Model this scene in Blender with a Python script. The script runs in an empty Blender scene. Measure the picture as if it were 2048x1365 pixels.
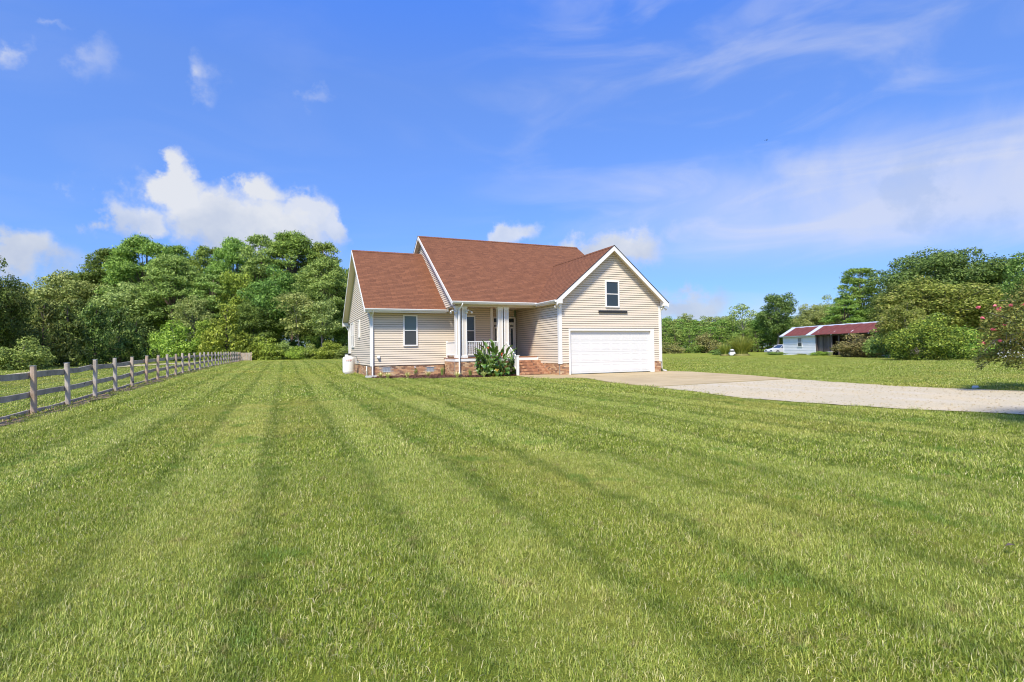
import bpy, math, random
import numpy as np
from mathutils import Vector, Matrix

R = math.radians
scene = bpy.context.scene
col = scene.collection

# ------------------------------------------------------------------ camera
FPX, CX, CY = 1061.0, 1024.0, 682.5          # focal length in px of the 2048 px wide photograph
PITCH, ROLL, YAW = R(1.053), R(0.823), R(23.102)
CAM_H = 1.25
cp, sp, cr, sr = math.cos(PITCH), math.sin(PITCH), math.cos(ROLL), math.sin(ROLL)
# rows: camera right / down / forward expressed in world (right, down, forward)
_P = np.array([[1, 0, 0], [0, cp, sp], [0, -sp, cp]])
_Q = np.array([[cr, sr, 0], [-sr, cr, 0], [0, 0, 1]])
CM = _Q @ _P
def _w(r): return Vector((r[0], r[2], -r[1]))
right, down, fwd = _w(CM[0]), _w(CM[1]), _w(CM[2])
cam_d = bpy.data.cameras.new('camera')
cam = bpy.data.objects.new('camera', cam_d)
col.objects.link(cam)
m = Matrix.Identity(4)
for i in range(3):
    m[i][0] = right[i]; m[i][1] = -down[i]; m[i][2] = -fwd[i]
m.translation = Vector((0, 0, CAM_H))
cam.matrix_world = m
cam_d.sensor_width = 36.0
cam_d.lens = FPX / 2048 * 36.0
cam_d.clip_end = 6000
cam_d.clip_start = 0.05
scene.camera = cam

# ------------------------------------------------------------------ light, sky, exposure
SUN_TRAVEL = Vector((0.22, 0.72, -1.0)).normalized()      # high, behind the lens, a little to the left of the house front
sun_d = bpy.data.lights.new('sun', 'SUN')
sun_d.energy = 4.6
sun_d.angle = R(8.5)            # softened by thin high cloud
sun_d.color = (1.0, 0.93, 0.81)
sun = bpy.data.objects.new('sun', sun_d)
col.objects.link(sun)
sun.rotation_euler = SUN_TRAVEL.to_track_quat('-Z', 'Y').to_euler()
sun.location = (-20, -30, 60)
to_sun = -SUN_TRAVEL
SUN_EL = math.asin(to_sun.z)
SUN_AZ = math.atan2(to_sun.x, to_sun.y)

scene.view_settings.view_transform = 'Standard'
scene.view_settings.look = 'None'
scene.view_settings.exposure = 0.40
scene.view_settings.gamma = 1.0
scene.view_settings.use_curve_mapping = False
scene.cycles.filter_width = 1.1
scene.cycles.use_denoising = True
scene.cycles.sample_clamp_indirect = 3.0
scene.cycles.max_bounces = 6
scene.cycles.diffuse_bounces = 3
scene.cycles.transmission_bounces = 4
scene.cycles.transparent_max_bounces = 4

world = bpy.data.worlds.new('World')
scene.world = world
world.use_nodes = True

class NT:
    """small helper for building node trees"""
    def __init__(s, tree):
        s.t = tree; s.n = tree.nodes; s.l = tree.links
    def node(s, typ, **kw):
        n = s.n.new(typ)
        for k, v in kw.items():
            setattr(n, k, v)
        return n
    def put(s, sock, v):
        if hasattr(v, 'is_output'):
            s.l.new(v, sock)
        else:
            sock.default_value = v
    def math(s, op, a, b=None, c=None, clamp=False):
        n = s.node('ShaderNodeMath', operation=op, use_clamp=clamp)
        s.put(n.inputs[0], a)
        if b is not None: s.put(n.inputs[1], b)
        if c is not None: s.put(n.inputs[2], c)
        return n.outputs[0]
    def vmath(s, op, a, b=None):
        n = s.node('ShaderNodeVectorMath', operation=op)
        s.put(n.inputs[0], a)
        if b is not None: s.put(n.inputs[1], b)
        return n.outputs['Value'] if op in ('DOT_PRODUCT', 'LENGTH', 'DISTANCE') else n.outputs[0]
    def sstep(s, x, lo, hi, t0=0.0, t1=1.0):
        n = s.node('ShaderNodeMapRange', interpolation_type='SMOOTHSTEP')
        s.put(n.inputs[0], x); s.put(n.inputs[1], lo); s.put(n.inputs[2], hi)
        n.inputs[3].default_value = t0; n.inputs[4].default_value = t1
        return n.outputs[0]
    def mix(s, f, a, b, typ='MIX'):
        n = s.node('ShaderNodeMix', data_type='RGBA', blend_type=typ)
        s.put(n.inputs[0], f); s.put(n.inputs[6], a); s.put(n.inputs[7], b)
        return n.outputs[2]
    def noise(s, vec, scale, detail=4, rough=0.55, dist=0.0, out='Fac'):
        n = s.node('ShaderNodeTexNoise')
        if vec is not None: s.l.new(vec, n.inputs['Vector'])
        n.inputs['Scale'].default_value = scale
        n.inputs['Detail'].default_value = detail
        n.inputs['Roughness'].default_value = rough
        n.inputs['Distortion'].default_value = dist
        return n.outputs[out]
    def ramp(s, fac, stops, interp='LINEAR'):
        n = s.node('ShaderNodeValToRGB')
        n.color_ramp.interpolation = interp
        els = n.color_ramp.elements
        while len(els) > 1: els.remove(els[-1])
        els[0].position = stops[0][0]; els[0].color = (*stops[0][1], 1)
        for p, c in stops[1:]:
            e = els.new(p); e.color = (*c, 1)
        s.put(n.inputs[0], fac)
        return n.outputs[0]

def ray(px, py):
    c = np.array([(px - CX) / FPX, (py - CY) / FPX, 1.0])
    d = CM.T @ c
    return Vector((d[0], d[2], -d[1]))

def build_sky():
    k = NT(world.node_tree)
    k.n.clear()
    out = k.node('ShaderNodeOutputWorld')
    bg = k.node('ShaderNodeBackground')
    bg.inputs['Strength'].default_value = 0.10
    k.l.new(bg.outputs[0], out.inputs[0])
    sky = k.node('ShaderNodeTexSky', sky_type='NISHITA')
    sky.sun_disc = False
    sky.sun_elevation = SUN_EL
    sky.sun_rotation = SUN_AZ
    sky.air_density = 1.0
    sky.dust_density = 0.3
    sky.ozone_density = 4.0
    tc = k.node('ShaderNodeTexCoord')
    d = k.vmath('NORMALIZE', tc.outputs['Generated'])
    sep = k.node('ShaderNodeSeparateXYZ'); k.l.new(d, sep.inputs[0])
    az = k.math('ARCTAN2', sep.outputs[0], sep.outputs[1])
    el = k.math('ARCSINE', sep.outputs[2])
    tint = k.ramp(el, [(0.0, (0.235, 0.31, 0.46)), (0.10, (0.25, 0.33, 0.50)), (0.46, (0.43, 0.53, 0.77)), (0.66, (0.325, 0.58, 1.08)), (1.0, (0.32, 0.57, 1.08))])
    tint = k.mix(1.0, tint, (2.5, 2.5, 2.5, 1), 'MULTIPLY')
    blue = k.mix(1.0, sky.outputs[0], tint, 'MULTIPLY')
    n1 = k.noise(d, 9.0, 7, 0.56)                  # billows
    n2 = k.noise(d, 28.0, 5, 0.6)
    n3 = k.noise(d, 3.2, 4, 0.5)
    bill = k.math('ADD', k.math('MULTIPLY', k.math('SUBTRACT', n1, 0.5), 1.7),
                  k.math('MULTIPLY', k.math('SUBTRACT', n2, 0.5), 0.6))
    wn = k.node('ShaderNodeTexNoise'); k.l.new(d, wn.inputs['Vector'])
    wn.inputs['Scale'].default_value = 14.0; wn.inputs['Detail'].default_value = 6; wn.inputs['Roughness'].default_value = 0.6
    ws = k.node('ShaderNodeSeparateColor'); k.l.new(wn.outputs['Color'], ws.inputs[0])
    azw = k.math('ADD', az, k.math('MULTIPLY', k.math('SUBTRACT', ws.outputs[0], 0.5), 0.16))
    elw = k.math('ADD', el, k.math('MULTIPLY', k.math('SUBTRACT', ws.outputs[1], 0.5), 0.10))
    # cumulus heaps: centre (azimuth, elevation) and half widths, radians
    def ang(px, py):
        v = ray(px, py).normalized()
        return math.atan2(v.x, v.y), math.asin(v.z)
    heaps = [  # px, py, half width px, half height px, strength
        (500, 452, 190, 84, 1.0), (372, 352, 50, 48, 1.0), (395, 400, 80, 60, 1.0), (522, 385, 62, 44, 1.0), (612, 430, 62, 50, 0.9), (655, 450, 40, 46, 0.85), (240, 425, 66, 56, 0.85), (290, 450, 50, 36, 0.9), (160, 372, 28, 34, 0.45),
        (30, 505, 95, 55, 1.0), (120, 520, 120, 42, 0.7),
        (396, 150, 50, 50, 0.80), (400, 190, 60, 40, 0.55), (22, 95, 50, 42, 0.70), (190, 120, 44, 40, 0.30), (640, 210, 50, 20, 0.35), (70, 40, 70, 16, 0.35),
        (1020, 462, 52, 34, 0.85), (1232, 502, 92, 46, 1.0), (1365, 612, 105, 44, 0.9), (1350, 462, 40, 26, 0.4),
    ]
    dens = None
    for px, py, hw, hh, st in heaps:
        a0, e0 = ang(px, py)
        ra = abs(ang(px + hw, py)[0] - ang(px - hw, py)[0]) / 2
        re = abs(ang(px, py - hh)[1] - ang(px, py + hh)[1]) / 2
        da = k.math('DIVIDE', k.math('SUBTRACT', azw, a0), ra)
        de = k.math('DIVIDE', k.math('SUBTRACT', elw, e0), re)
        r2 = k.math('SQRT', k.math('ADD', k.math('MULTIPLY', da, da), k.math('MULTIPLY', de, de)))
        mask = k.math('SUBTRACT', 1.05, r2)
        x = k.math('ADD', k.math('ADD', k.math('MULTIPLY', mask, 1.1 if st > 0.8 else 0.8), 0.16 if st > 0.8 else 0.0), k.math('MULTIPLY', bill, 1.15 if st > 0.6 else 1.7))
        soft = 0.80 if st > 0.8 else 1.25
        dd = k.math('MULTIPLY', k.sstep(x, 0.02, soft), st)
        dens = dd if dens is None else k.math('MAXIMUM', dens, dd)
    # the same kind of fair-weather heaps all round the horizon, away from these
    ring = k.math('MULTIPLY', k.sstep(el, 0.03, 0.10), k.sstep(el, 0.38, 0.20))
    away = k.sstep(k.math('ABSOLUTE', az), 0.86, 1.05)
    gen = k.sstep(k.math('ADD', k.math('MULTIPLY', n3, 1.0), k.math('MULTIPLY', bill, 0.32)), 0.52, 0.68)
    gen = k.math('MULTIPLY', gen, k.math('MULTIPLY', ring, away))
    dens = k.math('MAXIMUM', dens, gen)
    # cumulus shading: whiter tops, grey-lilac bellies
    shade = k.math('ADD', k.math('MULTIPLY', k.noise(d, 16.0, 6, 0.55), 0.75), k.math('MULTIPLY', k.sstep(el, 0.10, 0.34), 0.50))
    cc = k.ramp(shade, [(0.30, (0.56, 0.64, 0.83)), (0.52, (0.72, 0.78, 0.90)), (0.72, (0.93, 0.95, 0.99))])
    cc10 = k.mix(1.0, cc, (6.6, 6.6, 6.6, 1), 'MULTIPLY')
    base = k.mix(k.math('MULTIPLY', dens, 0.93), blue, cc10)
    # thin cirrus: stretched, wind-drawn noise; thicker to the right (west-ish) low sky
    mp = k.node('ShaderNodeMapping')
    comb = k.node('ShaderNodeCombineXYZ')
    k.l.new(az, comb.inputs[0]); k.l.new(el, comb.inputs[1])
    k.l.new(comb.outputs[0], mp.inputs[0])
    mp.inputs['Rotation'].default_value = (0, 0, R(-20))
    mp.inputs['Scale'].default_value = (1.6, 5.5, 1)
    ci = k.noise(mp.outputs[0], 2.1, 6, 0.52, 0.9)
    ci = k.sstep(ci, 0.42, 0.78)
    nv = k.noise(d, 4.5, 6, 0.55, 0.4)
    top = k.math('ADD', 0.36, k.math('MULTIPLY', k.math('SUBTRACT', nv, 0.5), 0.22))
    lowright = k.math('MULTIPLY', k.sstep(az, 0.02, 0.75), k.math('MULTIPLY', k.sstep(el, 0.11, 0.20), k.sstep(k.math('SUBTRACT', top, el), 0.0, 0.16)))
    veil = k.math('ADD', k.math('MULTIPLY', ci, k.sstep(az, -0.15, 0.35, 0.08, 0.52)), k.math('MULTIPLY', lowright, k.math('ADD', 0.45, k.math('MULTIPLY', nv, 0.9))), clamp=True)
    edge = k.math('MULTIPLY', k.sstep(az, 0.42, 0.66), k.math('MULTIPLY', k.sstep(el, 0.12, 0.18), k.sstep(el, 0.33, 0.24)))
    greyn = k.sstep(k.noise(d, 8.0, 7, 0.6), 0.47, 0.58)
    vc = k.mix(k.math('MULTIPLY', edge, greyn), (5.3, 5.6, 6.7, 1), (4.4, 4.9, 6.2, 1))
    fin = k.mix(k.math('MULTIPLY', veil, 0.80), base, vc)
    k.l.new(fin, bg.inputs['Color'])
build_sky()

# ------------------------------------------------------------------ geometry helpers
CY_, SY_ = math.cos(YAW), math.sin(YAW)
P0 = Vector((2.894, 26.381, 0.0))           # house origin: left foot of the garage door
def H(u, v, z=0.0):
    return Vector((P0.x + u * CY_ - v * SY_, P0.y + u * SY_ + v * CY_, z))
def UV(x, y):
    dx, dy = x - P0.x, y - P0.y
    return dx * CY_ + dy * SY_, -dx * SY_ + dy * CY_
def sstep(x, a, b):
    t = np.clip((np.asarray(x, dtype=float) - a) / (b - a), 0, 1)
    return t * t * (3 - 2 * t)
def gz(x, y):
    u, v = UV(np.asarray(x, dtype=float), np.asarray(y, dtype=float))
    prof = 0.56 * (1 - np.exp(-np.clip(v + 8, 0, None) / 26.0))
    w = np.maximum(sstep(-u, 10, 17), sstep(v, 9, 22))
    w = w * (1 - 0.62 * sstep(u, 7, 30))
    return prof * w
def at(px, py, depth):
    d = ray(px, py); d = d * (depth / d.y)
    return Vector((d.x, d.y, d.z + CAM_H))
def gpt(px, py, z=0.0):
    d = ray(px, py); t = (z - CAM_H) / d.z
    return Vector((d.x * t, d.y * t, z))
def spot(px, depth):
    p = at(px, 700, depth)
    return Vector((p.x, p.y, float(gz(p.x, p.y))))

def tag(o, label=None, cat=None, group=None, kind=None):
    if label: o['label'] = label
    if cat: o['category'] = cat
    if group: o['group'] = group
    if kind: o['kind'] = kind
    return o
def empty(name, loc=(0, 0, 0), rz=0.0):
    o = bpy.data.objects.new(name, None)
    o.empty_display_size = 0.2
    col.objects.link(o); o.location = loc; o.rotation_euler = (0, 0, rz)
    return o
def link(name, me, parent=None, mat=None):
    o = bpy.data.objects.new(name, me)
    col.objects.link(o)
    if parent is not None: o.parent = parent
    if mat is not None and len(me.materials) == 0: me.materials.append(mat)
    return o
def copy_tree(o, parent=None):
    c = o.copy(); col.objects.link(c); c.parent = parent
    for ch in o.children: copy_tree(ch, c)
    return c
def arr_mesh(name, verts, faces, smooth=False):
    verts = np.asarray(verts, dtype=np.float32); faces = np.asarray(faces, dtype=np.int32)
    n, kk = faces.shape
    me = bpy.data.meshes.new(name)
    me.vertices.add(len(verts)); me.vertices.foreach_set('co', verts.ravel())
    me.loops.add(n * kk); me.loops.foreach_set('vertex_index', faces.ravel())
    me.polygons.add(n); me.polygons.foreach_set('loop_start', np.arange(0, n * kk, kk, dtype=np.int32))
    try: me.polygons.foreach_set('loop_total', np.full(n, kk, dtype=np.int32))
    except Exception: pass
    if smooth: me.polygons.foreach_set('use_smooth', np.ones(n, dtype=bool))
    me.update(calc_edges=True); me.validate()
    return me

class MB:
    def __init__(s): s.v = []; s.f = []; s.sm = []
    def face(s, pts, smooth=False):
        b = len(s.v); s.v += [tuple(p) for p in pts]
        s.f.append(tuple(range(b, b + len(pts)))); s.sm.append(smooth)
        return s
    def box(s, x0, x1, y0, y1, z0, z1):
        b = len(s.v)
        s.v += [(x0,y0,z0),(x1,y0,z0),(x1,y1,z0),(x0,y1,z0),(x0,y0,z1),(x1,y0,z1),(x1,y1,z1),(x0,y1,z1)]
        for q in ((0,3,2,1),(4,5,6,7),(0,1,5,4),(1,2,6,5),(2,3,7,6),(3,0,4,7)):
            s.f.append(tuple(b + i for i in q)); s.sm.append(False)
        return s
    def hexa(s, p):   # 8 points: bottom ring 0-3, top ring 4-7
        b = len(s.v); s.v += [tuple(q) for q in p]
        for q in ((0,3,2,1),(4,5,6,7),(0,1,5,4),(1,2,6,5),(2,3,7,6),(3,0,4,7)):
            s.f.append(tuple(b + i for i in q)); s.sm.append(False)
        return s
    def prism(s, poly, off):  # poly: list of 3d points, extruded by vector off
        b = len(s.v); n = len(poly); off = Vector(off)
        s.v += [tuple(p) for p in poly] + [tuple(Vector(p) + off) for p in poly]
        s.f.append(tuple(range(b, b + n))[::-1]); s.f.append(tuple(range(b + n, b + 2 * n)))
        s.sm += [False, False]
        for i in range(n):
            j = (i + 1) % n
            s.f.append((b + i, b + j, b + n + j, b + n + i)); s.sm.append(False)
        return s
    def tube(s, pts, rad, sides=6, caps=True, smooth=True):
        pts = [Vector(p) for p in pts]; b = len(s.v); n = len(pts)
        if not hasattr(rad, '__len__'): rad = [rad] * n
        for i, p in enumerate(pts):
            t = (pts[min(i + 1, n - 1)] - pts[max(i - 1, 0)]).normalized()
            a = t.orthogonal().normalized() if abs(t.z) > 0.98 else Vector((0, 0, 1)).cross(t).normalized()
            c = t.cross(a)
            for j in range(sides):
                w = 2 * math.pi * j / sides
                s.v.append(tuple(p + (a * math.cos(w) + c * math.sin(w)) * rad[i]))
        for i in range(n - 1):
            for j in range(sides):
                k2 = (j + 1) % sides
                s.f.append((b + i*sides + j, b + i*sides + k2, b + (i+1)*sides + k2, b + (i+1)*sides + j)); s.sm.append(smooth)
        if caps:
            s.f.append(tuple(b + j for j in range(sides))[::-1]); s.f.append(tuple(b + (n-1)*sides + j for j in range(sides))); s.sm += [False, False]
        return s
    def lathe(s, prof, sides=24, c=(0, 0), smooth=True):
        b = len(s.v); n = len(prof)
        for r, z in prof:
            for j in range(sides):
                w = 2 * math.pi * j / sides
                s.v.append((c[0] + r * math.cos(w), c[1] + r * math.sin(w), z))
        for i in range(n - 1):
            for j in range(sides):
                k2 = (j + 1) % sides
                s.f.append((b + i*sides + j, b + i*sides + k2, b + (i+1)*sides + k2, b + (i+1)*sides + j)); s.sm.append(smooth)
        s.f.append(tuple(b + j for j in range(sides))[::-1]); s.f.append(tuple(b + (n-1)*sides + j for j in range(sides))); s.sm += [False, False]
        return s
    def mesh(s, name):
        me = bpy.data.meshes.new(name)
        me.from_pydata(s.v, [], s.f)
        me.polygons.foreach_set('use_smooth', s.sm)
        me.update()
        return me
    def build(s, name, mat, parent=None):
        return link(name, s.mesh(name), parent, mat)

# ------------------------------------------------------------------ materials
MATS = {}
def newmat(name):
    m_ = bpy.data.materials.new(name); m_.use_nodes = True
    k = NT(m_.node_tree); b = k.n['Principled BSDF']
    MATS[name] = m_
    return m_, k, b
def objcoord(k): return k.node('ShaderNodeTexCoord').outputs['Object']
def worldpos(k): return k.node('ShaderNodeNewGeometry').outputs['Position']
def bump(k, b, h, strength=0.3, dist=0.01):
    n = k.node('ShaderNodeBump'); n.inputs['Strength'].default_value = strength; n.inputs['Distance'].default_value = dist
    k.l.new(h, n.inputs['Height']); k.l.new(n.outputs[0], b.inputs['Normal'])
def simple(name, c, rough=0.5, var=0.08, scale=6.0, spec=0.3, grime=0.0):
    m_, k, b = newmat(name)
    p = objcoord(k)
    n = k.noise(p, scale, 5, 0.6)
    c1 = tuple(x * (1 - var) for x in c) + (1,); c2 = tuple(min(1, x * (1 + var)) for x in c) + (1,)
    cc = k.mix(n, c1, c2)
    if grime:
        g = k.sstep(k.noise(p, scale * 0.35, 6, 0.65), 0.5, 0.75)
        cc = k.mix(k.math('MULTIPLY', g, grime), cc, (c[0] * 0.45, c[1] * 0.42, c[2] * 0.36, 1))
    k.l.new(cc, b.inputs['Base Color'])
    b.inputs['Roughness'].default_value = rough
    b.inputs['Specular IOR Level'].default_value = spec
    return m_

simple('white_trim', (0.82, 0.79, 0.72), 0.45, 0.03, 3, grime=0.06)
simple('white_door', (0.73, 0.71, 0.655), 0.4, 0.02, 2, grime=0.04)
simple('soffit', (0.68, 0.60, 0.47), 0.6, 0.04, 4)
simple('column_panel', (0.70, 0.63, 0.53), 0.5, 0.04, 4)
simple('beam', (0.68, 0.61, 0.48), 0.55, 0.04, 3)
simple('lap_shadow_sheathing', (0.16, 0.12, 0.085), 0.9)  # wall backing, darkened so the slots between siding boards imitate lap shadow
simple('mortar', (0.36, 0.30, 0.24), 0.9, 0.15, 30)
simple('black_metal', (0.03, 0.03, 0.032), 0.4, 0.1)
simple('grey_metal', (0.30, 0.31, 0.32), 0.4, 0.1, 12)
simple('deck_wood', (0.42, 0.20, 0.10), 0.6, 0.2, 9)
simple('concrete_block', (0.55, 0.53, 0.48), 0.9, 0.1, 14)
simple('tank_paint', (0.80, 0.775, 0.70), 0.35, 0.02, 4, grime=0.08)
simple('red_print', (0.60, 0.10, 0.07), 0.5)
simple('grey_print', (0.35, 0.33, 0.35), 0.5)
simple('curtain', (0.30, 0.29, 0.27), 0.8)
simple('vent_metal', (0.34, 0.37, 0.38), 0.4, 0.15, 30)
simple('rubber', (0.02, 0.02, 0.02), 0.8)
simple('car_paint', (0.62, 0.62, 0.63), 0.3, 0.05, 3, 0.5, grime=0.2)
simple('plain_white', (0.78, 0.78, 0.76), 0.6, 0.06, 3, grime=0.25)
simple('stone_white', (0.62, 0.60, 0.56), 0.9, 0.15, 9)
simple('bird_dark', (0.03, 0.035, 0.05), 0.8)
simple('old_tin_grey', (0.52, 0.56, 0.60), 0.45, 0.12, 3, 0.4, grime=0.3)
simple('petal_red', (0.62, 0.08, 0.04), 0.6, 0.3, 20)
simple('petal_pink', (0.85, 0.20, 0.23), 0.6, 0.25, 20)
simple('petal_white', (0.80, 0.78, 0.74), 0.6, 0.1, 20)

def mk_siding():
    m_, k, b = newmat('siding')
    p = objcoord(k)
    n = k.noise(p, 1.3, 5, 0.6)
    c = k.mix(n, (0.685, 0.58, 0.43, 1), (0.725, 0.62, 0.465, 1))
    oi = k.node('ShaderNodeObjectInfo')
    c = k.mix(k.math('MULTIPLY', oi.outputs['Random'], 0.5), c, (0.70, 0.585, 0.455, 1))
    k.l.new(c, b.inputs['Base Color'])
    b.inputs['Roughness'].default_value = 0.55; b.inputs['Specular IOR Level'].default_value = 0.25
    mp = k.node('ShaderNodeMapping'); mp.inputs['Scale'].default_value = (2, 2, 60); k.l.new(p, mp.inputs[0])
    bump(k, b, k.noise(mp.outputs[0], 3, 4), 0.12, 0.004)
mk_siding()
def mk_brick(name, stops):
    m_, k, b = newmat(name)
    g = k.node('ShaderNodeNewGeometry')
    c = k.ramp(g.outputs['Random Per Island'], stops)
    p = objcoord(k)
    c = k.mix(0.35, c, k.mix(k.noise(p, 45, 4), (0.14, 0.075, 0.04, 1), (0.66, 0.42, 0.25, 1)), 'MIX')
    k.l.new(c, b.inputs['Base Color']); b.inputs['Roughness'].default_value = 0.9
    bump(k, b, k.noise(p, 120, 3), 0.4, 0.004)
mk_brick('brick', [(0.0, (0.10, 0.055, 0.035)), (0.10, (0.22, 0.10, 0.055)), (0.4, (0.54, 0.255, 0.105)), (0.75, (0.66, 0.385, 0.18)), (1.0, (0.80, 0.58, 0.33))])
mk_brick('step_brick', [(0.0, (0.13, 0.05, 0.03)), (0.3, (0.42, 0.165, 0.07)), (0.75, (0.54, 0.25, 0.115)), (1.0, (0.64, 0.36, 0.19))])

def mk_shingle():
    m_, k, b = newmat('shingle')
    uvn = k.node('ShaderNodeUVMap'); uvn.uv_map = 'UVMap'
    br = k.node('ShaderNodeTexBrick')
    k.l.new(uvn.outputs[0], br.inputs['Vector'])
    br.inputs['Scale'].default_value = 1.0
    br.inputs['Brick Width'].default_value = 0.30
    br.inputs['Row Height'].default_value = 0.145
    br.inputs['Mortar Size'].default_value = 0.007
    br.inputs['Color1'].default_value = (0.238, 0.098, 0.047, 1)
    br.inputs['Color2'].default_value = (0.155, 0.064, 0.033, 1)
    br.inputs['Mortar'].default_value = (0.09, 0.045, 0.03, 1)
    br.offset = 0.37; br.offset_frequency = 3
    n = k.noise(uvn.outputs[0], 0.9, 5, 0.6)
    c = k.mix(k.sstep(n, 0.35, 0.75, 0, 0.55), br.outputs[0], (0.190, 0.081, 0.041, 1))
    sp_ = k.noise(uvn.outputs[0], 9, 4, 0.7)
    c = k.mix(k.sstep(sp_, 0.45, 0.7, 0, 0.5), c, (0.25, 0.106, 0.053, 1))
    g = k.noise(uvn.outputs[0], 120, 3, 0.7)
    c = k.mix(k.sstep(g, 0.5, 0.8, 0, 0.35), c, (0.10, 0.06, 0.045, 1))
    k.l.new(c, b.inputs['Base Color'])
    b.inputs['Roughness'].default_value = 0.92; b.inputs['Specular IOR Level'].default_value = 0.15
    bump(k, b, g, 0.5, 0.006)
mk_shingle()

def mk_glass(name, c, rough=0.06):
    m_, k, b = newmat(name)
    b.inputs['Base Color'].default_value = (*c, 1)
    b.inputs['Roughness'].default_value = rough
    b.inputs['Specular IOR Level'].default_value = 0.6
    p = objcoord(k)
    bump(k, b, k.noise(p, 2.5, 2), 0.06, 0.02)
mk_glass('pane', (0.030, 0.045, 0.055), 0.08)
mk_glass('pane_blind', (0.11, 0.15, 0.14), 0.12)
mk_glass('screen_mesh', (0.055, 0.06, 0.06), 0.35)
mk_glass('car_glass', (0.03, 0.05, 0.07), 0.05)

def mk_fencewood(name='fence_wood', cols=((0.20, 0.165, 0.125), (0.45, 0.385, 0.305), (0.66, 0.575, 0.47)), wf=0.8):
    m_, k, b = newmat(name)
    p = objcoord(k)
    oi = k.node('ShaderNodeObjectInfo')
    pp = k.vmath('ADD', p, k.vmath('MULTIPLY', k.vmath('ADD', oi.outputs['Location'], (1.7, 3.1, 0)), (3.7, 2.3, 1.1)))
    mp = k.node('ShaderNodeMapping'); k.l.new(pp, mp.inputs[0])
    mp.inputs['Scale'].default_value = (14, 14, 14)
    n = k.noise(pp, 3.0, 6, 0.65, 0.4)
    grain = k.noise(mp.outputs[0], 4.0, 5, 0.7, 1.5)
    c = k.ramp(k.math('ADD', k.math('MULTIPLY', n, 0.6), k.math('MULTIPLY', grain, 0.4)),
               [(0.3, cols[0]), (0.48, cols[1]), (0.68, cols[2])])
    warm = k.mix(k.sstep(oi.outputs['Random'], 0.35, 1.0, 0, wf), c, k.mix(1.0, c, (1.10, 0.90, 0.74, 1), 'MULTIPLY'))
    knot = k.node('ShaderNodeTexVoronoi'); k.l.new(pp, knot.inputs['Vector']); knot.inputs['Scale'].default_value = 2.6
    kn = k.sstep(knot.outputs['Distance'], 0.06, 0.11)
    c2 = k.mix(kn, (0.035, 0.03, 0.028, 1), warm)
    k.l.new(c2, b.inputs['Base Color']); b.inputs['Roughness'].default_value = 0.88
    b.inputs['Specular IOR Level'].default_value = 0.15
    bump(k, b, grain, 0.6, 0.008)
mk_fencewood()
mk_fencewood('rail_wood', ((0.14, 0.125, 0.10), (0.33, 0.295, 0.245), (0.50, 0.46, 0.395)), 0.15)
def mk_barnwood():
    m_, k, b = newmat('barn_wood')
    p = objcoord(k); oi = k.node('ShaderNodeObjectInfo')
    mp = k.node('ShaderNodeMapping'); mp.inputs['Scale'].default_value = (9, 9, 0.7); k.l.new(p, mp.inputs[0])
    n = k.noise(mp.outputs[0], 2.5, 6, 0.7)
    f = k.math('ADD', k.math('MULTIPLY', n, 0.6), k.math('MULTIPLY', oi.outputs['Random'], 0.4))
    c = k.ramp(f, [(0.2, (0.045, 0.035, 0.028)), (0.5, (0.15, 0.11, 0.085)), (0.8, (0.27, 0.23, 0.19))])
    k.l.new(c, b.inputs['Base Color']); b.inputs['Roughness'].default_value = 0.9
mk_barnwood()
def mk_tin():
    m_, k, b = newmat('rusty_tin')
    p = objcoord(k)
    n = k.noise(p, 1.2, 6, 0.65)
    c = k.ramp(n, [(0.3, (0.10, 0.022, 0.011)), (0.5, (0.155, 0.036, 0.017)), (0.72, (0.205, 0.060, 0.028))])
    sp_ = k.sstep(k.noise(p, 9, 4, 0.7), 0.66, 0.74, 0, 0.6)
    c = k.mix(sp_, c, (0.42, 0.38, 0.36, 1))
    k.l.new(c, b.inputs['Base Color']); b.inputs['Roughness'].default_value = 0.6
mk_tin()
def mk_barepaint():
    m_, k, b = newmat('old_white_boards')
    p = objcoord(k)
    n = k.noise(p, 2.5, 6, 0.7)
    c = k.mix(k.sstep(n, 0.56, 0.76), (0.80, 0.80, 0.78, 1), (0.52, 0.50, 0.46, 1))
    k.l.new(c, b.inputs['Base Color']); b.inputs['Roughness'].default_value = 0.7
mk_barepaint()

def mk_concrete():
    m_, k, b = newmat('concrete')
    p = worldpos(k)
    n = k.noise(p, 0.7, 6, 0.62)
    c = k.ramp(n, [(0.32, (0.35, 0.255, 0.115)), (0.55, (0.44, 0.33, 0.155)), (0.75, (0.49, 0.385, 0.205))])
    oi = k.node('ShaderNodeObjectInfo')
    c = k.mix(k.math('MULTIPLY', oi.outputs['Random'], 0.3), c, (0.47, 0.385, 0.24, 1))
    f = k.noise(p, 70, 4, 0.7)
    c = k.mix(k.sstep(f, 0.5, 0.8, 0, 0.4), c, (0.30, 0.25, 0.19, 1))
    st = k.sstep(k.noise(p, 1.9, 7, 0.7), 0.60, 0.72, 0, 0.35)
    c = k.mix(st, c, (0.27, 0.22, 0.165, 1))
    k.l.new(c, b.inputs['Base Color']); b.inputs['Roughness'].default_value = 0.9
    bump(k, b, f, 0.4, 0.01)
mk_concrete()
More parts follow.
